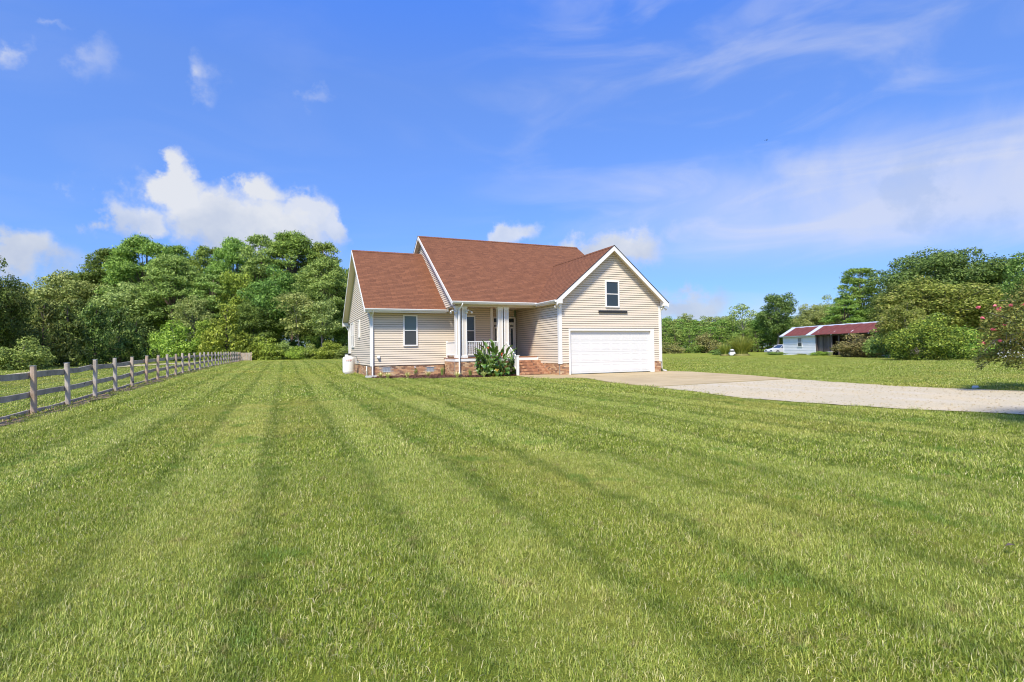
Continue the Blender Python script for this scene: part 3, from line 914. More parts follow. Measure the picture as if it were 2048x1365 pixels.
roof([((-0.88, 6.6, 3.71), (-0.88, GF, 3.71), (PK, GF, 6.55), (PK, 6.6, 6.55)),
      ((5.83, GF, 3.71), (5.83, 6.6, 3.71), (PK, 6.6, 6.55), (PK, GF, 6.55))],
     ((PK, GF, 6.55), (PK, 6.3, 6.55), GS))
roof([((-9.40, 3.87, 3.465), (-5.215, 3.87, 3.465), (-5.215, 9.2, 7.30), (-9.40, 9.2, 7.30)),
      ((-5.215, 15.05, 3.32), (-9.40, 15.05, 3.32), (-9.40, 9.2, 7.30), (-5.215, 9.2, 7.30))],
     ((-9.40, 9.2, 7.30), (-5.3, 9.2, 7.30), 0.72))

# ---- rake boards, fascias, soffits, gutters
def rake(name, a, b, off, h=0.20, mat='white_trim', drop=0.012):
    a, b = Vector(a), Vector(b)
    MB().prism([a + Vector((0, 0, -drop)), b + Vector((0, 0, -drop)), b + Vector((0, 0, -drop - h)), a + Vector((0, 0, -drop - h))], off).build(name, MATS[mat], house)
rake('rake_board', (-0.90, GF - 0.024, 3.693), (PK, GF - 0.024, 6.55), (0, 0.021, 0), 0.24)
rake('rake_board', (PK + 0.002, GF - 0.024, 6.548), (5.85, GF - 0.024, 3.693), (0, 0.021, 0), 0.24)
rake('drip_edge', (PK, GF - 0.034, 6.585), (5.87, GF - 0.034, 3.72), (0, 0.03, 0), 0.05, 'black_metal', 0)
rake('drip_edge', (-0.90, GF - 0.034, 3.735), (PK - .003, GF - 0.034, 6.585), (0, 0.03, 0), 0.03, 'black_metal', 0)
# boxed returns at the foot of the garage rakes
MB().prism([(-0.90, GF - 0.027, 3.53), (-0.58, GF - 0.027, 3.53), (-0.58, GF - 0.027, 3.80), (-0.90, GF - 0.027, 3.65)], (0, 0.31, 0)).build('cornice_return', MATS['white_trim'], house)
MB().prism([(5.53, GF - 0.027, 3.53), (5.87, GF - 0.027, 3.53), (5.87, GF - 0.027, 3.63), (5.53, GF - 0.027, 3.80)], (0, 0.31, 0)).build('cornice_return', MATS['white_trim'], house)
rake('rake_board', (-5.485, ME_V - 0.02, ME_Z - 0.01), (-5.485, MR_V, MR_Z), (0.021, 0, 0), 0.19)
rake('rake_board', (-5.485, MR_V + 0.002, MR_Z), (-5.485, 16.2, 3.74), (0.021, 0, 0), 0.19)
rake('rake_board', (-9.425, 3.85, 3.455), (-9.425, 9.2, 7.30), (0.021, 0, 0), 0.19)
rake('rake_board', (-9.425, 9.202, 7.30), (-9.425, 15.07, 3.31), (0.021, 0, 0), 0.19)
rake('rake_board', (5.755, ME_V, ME_Z), (5.755, MR_V, MR_Z), (0.021, 0, 0), 0.19)
rake('drip_edge', (-5.495, MR_V, MR_Z + 0.03), (-5.495, 16.2, 3.78), (0.03, 0, 0), 0.045, 'black_metal', 0)
MB().prism([(-9.425, 14.75, 3.32), (-9.425, 15.07, 3.20), (-9.425, 15.07, 3.08), (-9.425, 14.75, 3.08)], (0.36, 0, 0)).build('cornice_return', MATS['white_trim'], house)
MB().box(-9.40, -5.22, 3.87, 4.33, 3.28, 3.30).build('eave_soffit', MATS['soffit'], house)
MB().box(-9.40, -5.22, 3.845, 3.867, 3.27, 3.45).build('fascia', MATS['white_trim'], house)
MB().box(-5.44, -0.92, 2.04, 2.32, 3.605, 3.62).build('eave_soffit', MATS['soffit'], house)
MB().box(-5.44, -0.90, 2.0, 2.018, 3.60, 3.74).build('fascia', MATS['white_trim'], house)
MB().box(-5.18, -0.73, 2.56, 4.34, 3.63, 3.65).box(-2.44, -0.73, 4.35, 5.32, 3.625, 3.65).build('porch_ceiling', MATS['soffit'], house)
MB().box(-0.87, -0.60, -0.29, 2.3, 3.55, 3.565).build('eave_soffit', MATS['soffit'], house)
MB().box(-0.90, -0.882, -0.30, 2.0, 3.54, 3.69).build('fascia', MATS['white_trim'], house)
MB().box(5.56, 5.80, -0.29, 15.8, 3.55, 3.565).build('eave_soffit', MATS['soffit'], house)
MB().box(5.84, 5.93, -0.30, 15.8, 3.58, 3.69).build('gutter', MATS['white_trim'], house)
def gutter_u(u0, u1, v, ztop):      # along u, front at v
    prof = [(v + 0.115, ztop), (v + 0.115, ztop - 0.11), (v + 0.045, ztop - 0.115), (v + 0.02, ztop - 0.07), (v, ztop - 0.035), (v, ztop)]
    MB().prism([(u0, a, z) for a, z in prof], (u1 - u0, 0, 0)).build('gutter', MATS['white_trim'], house)
def gutter_v(v0, v1, u, ztop):
    prof = [(u + 0.115, ztop), (u + 0.115, ztop - 0.11), (u + 0.045, ztop - 0.115), (u + 0.02, ztop - 0.07), (u, ztop - 0.035), (u, ztop)]
    MB().prism([(a, v0, z) for a, z in prof], (0, v1 - v0, 0)).build('gutter', MATS['white_trim'], house)
gutter_u(-5.47, -0.90, 1.88, 3.745)
gutter_u(-9.40, -5.14, 3.725, 3.455)
gutter_v(-0.33, 1.88, -1.02, 3.70)
# porch beam and side beam
MB().box(-5.19, -0.61, 2.33, 2.55, 3.525, 3.60).box(-5.185, -0.612, 2.335, 2.545, 3.60, 3.75).build('porch_beam', MATS['beam'], house)
MB().box(-5.19, -4.98, 2.56, 4.33, 3.52, 3.553).build('porch_side_beam', MATS['beam'], house)
# corner boards
def corner(u0, u1, v0, v1, z0, z1): MB().box(u0, u1, v0, v1, z0, z1).build('corner_board', MATS['white_trim'], house)
corner(-0.635, -0.47, -0.034, 0.125, 0.565, 3.54)
corner(5.43, 5.575, -0.034, 0.125, 0.565, 3.54)
corner(-9.09, -8.915, 4.31, 4.345, 0.56, 3.275)
corner(-9.09, -9.055, 4.348, 4.45, 0.56, 3.6)
corner(-9.09, -8.95, 13.10, 13.24, 0.56, 3.2)
corner(-2.585, -2.43, 4.312, 4.345, 0.93, 3.62)
corner(-2.448, -2.42, 4.35, 4.43, 0.93, 3.62)
# ---- downspouts
def spout(pts, w=0.038):
    MB().tube(pts, w, 8).build('downspout', MATS['white_trim'], house)
spout([(-9.0, 3.80, 3.40), (-8.99, 3.84, 3.30), (-8.985, 4.25, 3.12), (-8.985, 4.27, 3.0), (-8.985, 4.27, 0.12), (-8.985, 4.22, 0.08)], 0.045)
spout([(-4.95, 1.95, 3.66), (-4.95, 1.97, 3.55), (-5.03, 2.27, 3.36), (-5.03, 2.29, 3.25), (-5.03, 2.29, 0.16), (-5.03, 2.20, 0.08)], 0.042)
spout([(5.86, 0.06, 3.58), (5.84, 0.06, 3.50), (5.63, 0.06, 3.35), (5.63, 0.06, 3.2), (5.63, 0.06, 0.22), (5.70, 0.02, 0.09), (5.86, -0.05, 0.05)], 0.045)
spout([(-9.2, 14.95, 3.10), (-9.05, 14.85, 2.85), (-9.02, 14.82, 2.7), (-9.02, 14.82, 0.3)], 0.05)
MB().tube([(-5.03, 2.24, 0.10), (-5.02, 2.10, 0.05), (-5.0, 2.0, 0.045)], 0.055, 8).build('downspout_boot', MATS['black_metal'], house)

# ---- windows
def window(to3, s0, s1, z0, z1, split=0.5, top='pane', bot='pane', casing=0.075):
    w = MB()
    d0, d1 = 0.0, 0.062
    def bx(a, b, c, d, e, f): w.hexa([to3(a, c, e), to3(b, c, e), to3(b, c, f), to3(a, c, f), to3(a, d, e), to3(b, d, e), to3(b, d, f), to3(a, d, f)])
    bx(s0, s0 + casing, z0, z1, d0, d1); bx(s1 - casing, s1, z0, z1, d0, d1)
    bx(s0 + casing, s1 - casing, z1 - casing, z1, d0, d1); bx(s0 + casing, s1 - casing, z0, z0 + casing, d0, d1 + 0.01)
    o = w.build('window', MATS['white_trim'], house)
    zi0, zi1 = z0 + casing, z1 - casing; zm = zi0 + (zi1 - zi0) * split
    a, b = s0 + casing, s1 - casing
    def pc(name, mat, s_a, s_b, za, zb, da, db):
        MB().hexa([to3(s_a, za, da), to3(s_b, za, da), to3(s_b, za, db), to3(s_a, za, db), to3(s_a, zb, da), to3(s_b, zb, da), to3(s_b, zb, db), to3(s_a, zb, db)]).build(name, MATS[mat], o)
    pc('meeting_rail', 'white_trim', a, b, zm - 0.022, zm + 0.022, 0.024, 0.042)
    pc('glass_pane', top, a, b, zm + 0.022, zi1, 0.024, 0.030)
    pc('glass_pane', bot, a, b, zi0, zm - 0.022, 0.024, 0.027)
    return o
window(F(0.0), 2.075, 2.925, 3.405, 4.80)
window(F(4.35), -7.42, -6.665, 1.56, 3.20, top='pane_blind', bot='screen_mesh')
window(F(4.35), -4.23, -3.475, 1.55, 3.20, bot='screen_mesh')
window(L_(-9.05), 11.2, 11.95, 1.60, 3.19, top='pane', bot='screen_mesh')
window(L_(-9.05), 11.96, 12.71, 1.60, 3.19, top='pane', bot='screen_mesh')
window(L_(-9.05), 8.42, 8.98, 2.14, 3.17)
MB().box(1.66, 3.394, -0.075, -0.005, 3.128, 3.238).build('mounting_board', MATS['black_metal'], house)
# gable vent high on the left gable
gv = MB().hexa([(-5.235, 6.95, 6.6), (-5.235, 7.25, 6.6), (-5.222, 7.25, 6.6), (-5.222, 6.95, 6.6), (-5.235, 6.95, 7.0), (-5.235, 7.25, 7.0), (-5.222, 7.25, 7.0), (-5.222, 6.95, 7.0)]).build('gable_vent', MATS['white_trim'], house)
for i in range(4):
    MB().box(-5.262, -5.236, 6.98, 7.22, 6.64 + i * 0.085, 6.69 + i * 0.085).build('vent_slat', MATS['white_trim'], gv)

# ---- garage door
gd = MB().box(-0.02, 4.93, 0.11, 0.15, 0.05, 2.235).build('garage_door', MATS['white_door'], house)
MB().box(0.0, 4.88, 0.105, 0.15, 0.03, 0.05).build('bottom_seal', MATS['black_metal'], gd)
SW, SH = 4.88 / 8, 2.18 / 4
panel = None
for r in range(4):
    z0 = 0.055 + r * SH
    MB().box(0.0, 4.88, 0.088, 0.1095, z0 + 0.004, z0 + SH - 0.004).build('door_section', MATS['white_door'], gd)
    for c in range(8):
        if panel is None:
            pb = MB(); e = 0.035
            w_, h_ = SW - 0.13, SH - 0.19
            # moulded rim standing proud of the section and a flat field inside it
            pb.hexa([(0, 0, 0), (w_, 0, 0), (w_ , 0.0, 0), (0, 0.0, 0), (0, 0, 0), (w_, 0, 0), (w_, 0, 0), (0, 0, 0)]) if False else None
            for (x0, x1, y0, y1) in ((0, w_, 0, e), (0, w_, h_ - e, h_), (0, e, e, h_ - e), (w_ - e, w_, e, h_ - e)):
                pb.box(x0, x1, -0.004, 0.0, y0, y1)
            pb.box(e + 0.02, w_ - e - 0.02, -0.002, 0.0, e + 0.02, h_ - e - 0.02)
            panel = pb.mesh('panel')
        o = link('panel', panel, gd, MATS['white_door'])
        o.location = (c * SW + 0.065, 0.0875, z0 + 0.095)
cs = MB()
cs.box(-0.085, 0.0, -0.03, 0.16, 0.028, 2.21).box(4.88, 5.10, -0.03, 0.16, 0.028, 2.21).box(-0.085, 5.10, -0.03, 0.16, 2.21, 2.31)
cs.build('garage_door_casing', MATS['white_trim'], house)

# ---- porch
MB().box(-5.255, -0.72, 2.335, 4.33, 0.895, 0.93).box(-2.43, -0.72, 4.335, 5.32, 0.895, 0.93).build('porch_floor', MATS['deck_wood'], house)
MB().box(-5.235, -0.63, 2.345, 2.37, 0.75, 0.893).box(-5.235, -5.21, 2.372, 4.28, 0.75, 0.893).build('deck_fascia', MATS['white_trim'], house)
def column(u, v, s=0.25):
    z0, z1 = 0.93, 3.523
    c = MB()
    h = s / 2
    c.box(u - h + 0.02, u + h - 0.02, v - h + 0.02, v + h - 0.02, z0 + 0.1, z1 - 0.1)
    o = c.build('column', MATS['column_panel'], house)
    e = 0.055
    for sx in (-1, 1):
        for sy in (-1, 1):
            x0, x1 = (u - h, u - h + e) if sx < 0 else (u + h - e, u + h)
            y0, y1 = (v - h, v - h + e) if sy < 0 else (v + h - e, v + h)
            MB().box(x0, x1, y0, y1, z0 + 0.12, z1 - 0.11).build('stile', MATS['white_trim'], o)
    MB().box(u - h - 0.025, u + h + 0.025, v - h - 0.025, v + h + 0.025, z0, z0 + 0.09).box(u - h - 0.01, u + h + 0.01, v - h - 0.01, v + h + 0.01, z0 + 0.09, z0 + 0.13).build('column_base', MATS['white_trim'], o)
    MB().box(u - h - 0.008, u + h + 0.008, v - h - 0.008, v + h + 0.008, z1 - 0.16, z1 - 0.09).box(u - h - 0.03, u + h + 0.03, v - h - 0.03, v + h + 0.03, z1 - 0.09, z1 - 0.001).build('capital', MATS['white_trim'], o)
for u in (-5.05, -4.72, -2.76, -2.43): column(u, 2.50)
def railing(pts_top, drop, n, name='railing', axis='u'):
    a, b = Vector(pts_top[0]), Vector(pts_top[1])
    side = Vector((0, 0.03, 0)) if axis == 'u' else Vector((0.03, 0, 0))
    def bar(p, q, h, nm, par):
        return MB().prism([p - side, q - side, q + side, p + side], (0, 0, h)).build(nm, MATS['white_trim'], par)
    o = bar(a, b, 0.045, name, house)
    bar(a - Vector((0, 0, drop)), b - Vector((0, 0, drop)), 0.05, 'bottom_rail', o)
    for i in range(n):
        t = (i + 0.5) / n; p = a.lerp(b, t)
        MB().box(p.x - 0.018, p.x + 0.018, p.y - 0.018, p.y + 0.018, p.z - drop + 0.03, p.z + 0.004).build('baluster', MATS['white_trim'], o)
    return o
railing(((-4.59, 2.47, 1.72), (-2.89, 2.47, 1.72)), 0.67, 15)
railing(((-5.10, 2.63, 1.72), (-5.10, 4.24, 1.72)), 0.67, 14, axis='v')
MB().box(-5.15, -5.05, 4.24, 4.315, 0.93, 1.80).build('railing_post', MATS['white_trim'], house)
st = railing(((-2.44, 2.37, 1.66), (-2.44, 1.03, 0.86)), 0.62, 10, 'stair_railing', 'v')
nw = MB().box(-2.50, -2.38, 0.93, 1.04, 0.03, 1.0).build('newel_post', MATS['white_trim'], house)
MB().box(-2.52, -2.36, 0.91, 1.06, 1.0, 1.03).build('newel_cap', MATS['white_trim'], nw)
# brick steps
steps = MB()
for k_ in range(5):
    zt = 0.745 - k_ * 0.149
    steps.box(-2.33, -0.60, 2.37 - 0.28 * (k_ + 1) + 0.012, 2.368, max(0.0, zt - 0.149) + 0.002, zt - 0.008)
so = steps.build('front_steps', MATS['mortar'], house)
rng = random.Random(9)
for k_ in range(5):
    zt = 0.745 - k_ * 0.149; vf = 2.37 - 0.28 * (k_ + 1); sb = MB()
    u = -2.335
    while u < -0.66:                                       # rowlock tread bricks on edge
        d = rng.uniform(-0.006, 0.006)
        sb.box(u, u + 0.060, vf - 0.012 + d, vf + 0.275, zt - 0.095, zt + rng.uniform(-0.003, 0.004)); u += 0.071
    u = -2.335 - (0.05 if k_ % 2 else 0)
    while u < -0.64:                                       # stretcher course below
        a, b = max(u, -2.335), min(u + 0.194, -0.605)
        if b - a > 0.03: sb.box(a, b, vf + 0.004, vf + 0.1, max(0.002, zt - 0.149), zt - 0.105)
        u += 0.205
    o = sb.build('brick_tread', MATS['step_brick'], so); o['kind'] = 'stuff'

# ---- entrance door with sidelights and transom
def slab3(name, mat, par, u0, u1, z0, z1, d0, d1, v=5.33):
    return MB().box(u0, u1, v - d1, v - d0, z0, z1).build(name, MATS[mat], par)
fd = MB().box(-2.12, -2.02, 5.25, 5.33, 0.93, 3.23).box(-0.76, -0.66, 5.25, 5.33, 0.93, 3.23).box(-2.02, -0.76, 5.25, 5.33, 3.13, 3.23).box(-2.02, -0.76, 5.265, 5.33, 2.82, 2.90).box(-1.76, -1.70, 5.265, 5.33, 0.93, 2.82).box(-1.08, -1.02, 5.265, 5.33, 0.93, 2.82).build('entrance_frame', MATS['white_trim'], house)
slab3('transom_pane', 'pane', fd, -2.02, -1.73, 2.90, 3.13, 0.03, 0.04); slab3('transom_pane', 'pane', fd, -1.70, -1.08, 2.90, 3.13, 0.03, 0.04); slab3('transom_pane', 'pane', fd, -1.05, -0.76, 2.90, 3.13, 0.03, 0.04)
for a, b in ((-2.02, -1.76), (-1.02, -0.76)):
    sl = slab3('sidelight', 'white_trim', fd, a, b, 0.93, 2.82, 0.023, 0.035)
    slab3('sidelight_pane', 'pane', sl, a + 0.07, b - 0.07, 1.5, 2.55, 0.0352, 0.040)
    for i in range(3): slab3('small_pane', 'pane', sl, a + 0.03 + i * 0.07, a + 0.085 + i * 0.07, 2.64, 2.74, 0.0352, 0.040)
dr = slab3('front_door', 'white_trim', fd, -1.70, -1.08, 0.93, 2.82, 0.023, 0.045)
slab3('door_glass', 'pane', dr, -1.58, -1.20, 1.3, 2.65, 0.0452, 0.050)
MB().tube([(-1.65, 5.27, 1.9), (-1.65, 5.22, 1.9), (-1.65, 5.21, 1.9)], 0.03, 8).build('door_knob', MATS['grey_metal'], dr)

# ---- floodlights under the eaves
def flood(u, v, z, sx):
    o = MB().box(u - 0.05, u + 0.05, v - 0.03, v + 0.03, z - 0.02, z + 0.05).build('flood_lamp', MATS['white_trim'], house)
    for d in (-1, 1):
        hx = u + d * 0.10 + sx * 0.02
        MB().tube([(u + d * 0.04, v, z), (hx, v - 0.05, z - 0.03)], 0.014, 6).build('lamp_arm', MATS['white_trim'], o)
        MB().tube([(hx, v - 0.03, z - 0.02), (hx + d * 0.02, v - 0.10, z - 0.07), (hx + d * 0.035, v - 0.16, z - 0.11)], [0.025, 0.04, 0.06], 8).build('lamp_head', MATS['white_trim'], o)
flood(-5.29, 2.50, 3.30, -1); flood(-4.50, 2.46, 3.32, 1); flood(-0.72, 0.02, 3.46, -1); flood(5.66, -0.02, 3.45, 1)
ob = MB().box(-8.76, -8.62, 4.26, 4.325, 0.98, 1.10).build('outlet_box', MATS['white_trim'], house)
MB().box(-8.75, -8.63, 4.235, 4.27, 0.945, 0.99).build('outlet_cover', MATS['grey_metal'], ob)

# ================================================================== things by the house
def tank():
    p = H(-9.62, 9.35, 0.0); p.z = float(gz(p.x, p.y)) + 0.02
    t = empty('propane_tank', p, YAW)
    tag(t, 'white upright propane tank on a small pad against the left side wall', 'propane tank')
    prof = [(0.20, 0.06), (0.30, 0.075), (0.335, 0.13), (0.342, 0.20), (0.342, 0.86), (0.332, 0.93), (0.29, 0.99), (0.21, 1.02), (0.20, 1.03)]
    body = MB().lathe(prof, 32).build('tank_body', MATS['tank_paint'], t)
    MB().lathe([(0.23, 0.0), (0.23, 0.07), (0.21, 0.07), (0.21, 0.0)], 24).build('foot_ring', MATS['tank_paint'], t)
    col_ = MB()
    n = 24
    for i in range(n):                                   # collar with hand hole
        a0, a1 = 2 * math.pi * i / n, 2 * math.pi * (i + 1) / n
        zlo, zhi = 1.01, 1.17
        if i in (17, 18, 19): zlo = 1.01; zhi = 1.09
        for r in (0.205, 0.195):
            col_.face([(r*math.cos(a0), r*math.sin(a0), zlo), (r*math.cos(a1), r*math.sin(a1), zlo), (r*math.cos(a1), r*math.sin(a1), zhi), (r*math.cos(a0), r*math.sin(a0), zhi)])
    c_ = col_.build('collar', MATS['tank_paint'], t)
    MB().lathe([(0.225, 1.165), (0.225, 1.185), (0.20, 1.20), (0.01, 1.205)], 24).build('lid', MATS['black_metal'], t)
    MB().tube([(0.16, -0.10, 1.08), (0.28, -0.20, 1.07), (0.42, -0.32, 1.0), (0.47, -0.36, 0.75)], 0.012, 6).build('gas_hose', MATS['black_metal'], t)
    MB().box(0.43, 0.53, -0.42, -0.32, 0.64, 0.76).build('regulator', MATS['grey_metal'], t)
    MB().tube([(0.48, -0.37, 0.64), (0.48, -0.37, 0.45), (0.56, -0.37, 0.42)], 0.012, 6).build('gas_pipe', MATS['grey_metal'], t)
    # lettering: a red word and a faint grey line below it, bent round the tank
    cam_dir = math.atan2(-p.y, -p.x) - YAW
    cu = bpy.data.curves.new('lettering', 'FONT'); cu.body = 'energy'; cu.size = 0.14; cu.align_x = 'CENTER'; cu.align_y = 'CENTER'
    tmp = bpy.data.objects.new('tmp_text', cu); col.objects.link(tmp)
    dg = bpy.context.evaluated_depsgraph_get()
    me = bpy.data.meshes.new_from_object(tmp.evaluated_get(dg))
    bpy.data.objects.remove(tmp); 
    ctr = cam_dir + 0.04
    for v in me.vertices:
        a = ctr + v.co.x * 0.95 / 0.345; z = 0.83 + v.co.y
        v.co = (0.346 * math.cos(a), 0.346 * math.sin(a), z)
    me.materials.clear(); me.materials.append(MATS['red_print'])
    link('lettering', me, body)
    gl = MB()
    for (x0, x1) in ((-0.15, -0.08), (-0.06, 0.03), (0.05, 0.13)):
        for q in range(3):
            a0 = ctr + (x0 + (x1 - x0) * q / 3) / 0.345; a1 = ctr + (x0 + (x1 - x0) * (q + 1) / 3) / 0.345
            gl.face([(0.346*math.cos(a0), 0.346*math.sin(a0), 0.735), (0.346*math.cos(a1), 0.346*math.sin(a1), 0.735), (0.346*math.cos(a1), 0.346*math.sin(a1), 0.755), (0.346*math.cos(a0), 0.346*math.sin(a0), 0.755)])
    gl.build('small_print', MATS['grey_print'], body)
    pad = MB().box(-0.55, 0.50, -0.5, 0.5, -0.10, -0.002).build('tank_pad', MATS['concrete_block'], None)
    pad.location = p; pad.rotation_euler = (0, 0, YAW)
    tag(pad, 'flat concrete pad under the white propane tank', 'pad')
tank()

def splash_block():
    p = H(-9.08, 3.93, 0.0)
    o = MB().box(-0.30, 0.22, -0.20, 0.16, 0.02, 0.075).box(-0.30, 0.22, -0.20, -0.15, 0.075, 0.11).box(-0.30, 0.22, 0.11, 0.16, 0.075, 0.11).build('splash_block', MATS['concrete_block'])
    o.location = p; o.rotation_euler = (0, 0, YAW)
    tag(o, 'pale concrete splash block at the foot of the left corner downspout', 'splash block')
    q = H(-9.22, 5.3, 0.0)
    t = empty('standpipe', q, YAW)
    tag(t, 'thin white vent pipes standing against the brick left of the corner', 'pipe')
    MB().tube([(0.08, 0, -0.05), (0.08, 0, 0.56)], 0.028, 8).build('pipe', MATS['white_trim'], t)
    MB().tube([(0.08, -0.30, -0.05), (0.08, -0.30, 0.46), (0.05, -0.30, 0.48)], 0.02, 8).build('pipe', MATS['white_trim'], t)
    MB().tube([(0.05, 0, 0.30), (0.05, -0.30, 0.26)], 0.014, 6).build('cross_pipe', MATS['grey_metal'], t)
splash_block()

def blade_strip(mb, base, d, L, w, bend, rng, segs=3, lift=1.0):
    """one arching leaf blade: base point, horizontal heading d, length, width, how far it leans"""
    base = Vector(base); side = Vector((-d.y, d.x, 0)) * w
    pts = []
    for i in range(segs + 1):
        t = i / segs
        p = base + d * (L * bend * t * t) + Vector((0, 0, L * lift * (t - 0.45 * bend * t * t)))
        pts.append((p, w * (1 - t) ** 0.7))
    sd = Vector((-d.y, d.x, 0))
    b = len(mb.v)
    for p, ww in pts:
        mb.v.append(tuple(p - sd * ww)); mb.v.append(tuple(p + sd * ww))
    for i in range(segs):
        mb.f.append((b + 2*i, b + 2*i + 1, b + 2*i + 3, b + 2*i + 2)); mb.sm.append(True)

def tuft_plant(name, px, py, h, n, w, bend, mat, label, cat, group, seed, spread=0.05, floor=0.03):
    p = gpt(px, py, 0.03)
    rng = random.Random(seed); mb = MB()
    for i in range(n):
        a = rng.uniform(0, 6.283); d = Vector((math.cos(a), math.sin(a), 0))
        blade_strip(mb, d * rng.uniform(0, spread), d, h * rng.uniform(0.65, 1.05), w * rng.uniform(.7, 1.2), bend * rng.uniform(0.3, 1.2), rng)
    t = empty(name, p, 0)
    mb.build('foliage', MATS[mat], t)
    MB().tube([(0, 0, -0.03), (0, 0, 0.06)], [0.03, 0.02], 6).build('crown_base', MATS['leaf_herb'], t)
    tag(t, label, cat, group)
    return t
for i, (px, py, lab) in enumerate([
        (761, 755.5, 'small yellow striped-leaf plant nearest the left corner downspout'),
        (775.5, 757, 'small yellow striped-leaf plant second from the left corner downspout'),
        (815, 756, 'small yellow striped-leaf plant in the middle of the left mulch bed'),
        (856, 754.5, 'small yellow striped-leaf plant below the second foundation vent'),
        (914.5, 755.5, 'small yellow striped-leaf plant beside the porch downspout foot'),
        (968, 753.5, 'small yellow striped-leaf plant at the left foot of the canna clump')]):
    tuft_plant('striped_plant', px, py, 0.38, 60, 0.018, 0.9, 'leaf_variegated', lab, 'plant', 'yellow striped plants in the mulch bed', 40 + i)
for i, (px, py, h, lab) in enumerate([
        (788, 752.5, 0.50, 'upright green grass plant right of the first foundation vent'),
        (873, 749, 0.46, 'upright green grass plant just right of the second foundation vent'),
        (884.5, 751.5, 0.54, 'dark upright grass plant at the corner where porch brick begins'),
        (940.5, 752, 0.40, 'thin upright green plant in front of the porch foundation vent')]):
    tuft_plant('upright_plant', px, py, h, 70, 0.009, 0.28, 'leaf_herb', lab, 'plant', 'upright plants in the mulch bed', 60 + i, 0.10)

# ------------------------------------------------------------------ leaf clouds
def leaf_quads(C, N, size, rng, aspect=0.55, jitter=0.6, spin=None, bendy=0.0):
    """diamond leaves at points C facing roughly N"""
    n = len(C)
    Nn = N + rng.normal(0, jitter, (n, 3)); Nn /= np.linalg.norm(Nn, axis=1, keepdims=True) + 1e-9
    if spin is None:
        T = rng.normal(0, 1, (n, 3))
    else:
        T = spin + rng.normal(0, 0.35, (n, 3))
    T -= Nn * (T * Nn).sum(1, keepdims=True); T /= np.linalg.norm(T, axis=1, keepdims=True) + 1e-9
    B = np.cross(Nn, T)
    s = (size * rng.uniform(0.6, 1.25, n))[:, None]
    v = np.stack([C - T * s, C + B * s * aspect - T * s * 0.1, C + T * s, C - B * s * aspect - T * s * 0.1], 1)
    f = np.arange(n * 4).reshape(n, 4)
    return v.reshape(-1, 3), f
def merge(parts):
    V, Fc, b = [], [], 0
    for v, f in parts:
        V.append(v); Fc.append(f + b); b += len(v)
    return np.concatenate(V), np.concatenate(Fc)
def sphere_dirs(n, rng):
    d = rng.normal(0, 1, (n, 3)); return d / np.linalg.norm(d, axis=1, keepdims=True)
def lobes_to_leaves(lobes, per_m2, size, rng, aspect=0.55, jitter=0.55, under=0.35, outward=None, fill=0.12):
    parts = []
    for (c, r) in lobes:
        c = np.array(c); r = np.array(r) if hasattr(r, '__len__') else np.array([r, r, r])
        area = 4 * math.pi * ((r[0]*r[1] + r[0]*r[2] + r[1]*r[2]) / 3)
        n = max(8, int(area * per_m2))
        d = sphere_dirs(n, rng)
        keep = (d[:, 2] > -0.25) | (rng.uniform(0, 1, n) < under)
        d = d[keep]
        rad = np.where(rng.uniform(0, 1, len(d)) < fill, rng.uniform(0.35, 0.9, len(d)), rng.uniform(0.86, 1.10, len(d)))
        tail = rng.uniform(0, 1, len(d)) < 0.07
        rad = np.where(tail, rng.uniform(1.1, 1.38, len(d)), rad)       # stray shoots break the outline
        # lumpy surface
        ph = rng.uniform(0, 6.28, 3)
        rad = rad * (1 + 0.10 * np.sin(5 * d[:, 0] + ph[0]) * np.sin(5 * d[:, 1] + ph[1]) + 0.08 * np.sin(9 * d[:, 2] + ph[2]))
        C = c + d * r * rad[:, None]
        N = d / r; N /= np.linalg.norm(N, axis=1, keepdims=True)
        N = N + np.array([0, 0, 0.35])
        parts.append(leaf_quads(C, N, size, rng, aspect, jitter))
    return merge(parts)
def trunk_mesh(H_, r0, lean, limbs, rng, name='trunk', top=0.8):
    mb = MB()
    pts = [(0, 0, -0.3)]; rad = [r0 * 1.35]
    n = 6; x = y = 0
    for i in range(1, n + 1):
        t = i / n; x += rng.uniform(-1, 1) * lean; y += rng.uniform(-1, 1) * lean
        pts.append((x, y, H_ * top * t)); rad.append(r0 * (1 - 0.8 * t))
    mb.tube(pts, rad, 7)
    for c in limbs:
        z0 = min(max(0.25 * H_, c[2] * rng.uniform(0.45, 0.75)), H_ * top * 0.95)
        t = z0 / (H_ * top) * n; i = min(int(t), n - 1)
        a = Vector(pts[i]).lerp(Vector(pts[i + 1]), t - i)
        b = Vector(c); mid = a.lerp(b, 0.5) + Vector((0, 0, 0.06 * H_ * rng.uniform(-.3, 1)))
        r = r0 * 0.32
        mb.tube([a, mid, b], [r, r * 0.6, r * 0.2], 5, caps=False)
    return mb.mesh(name)

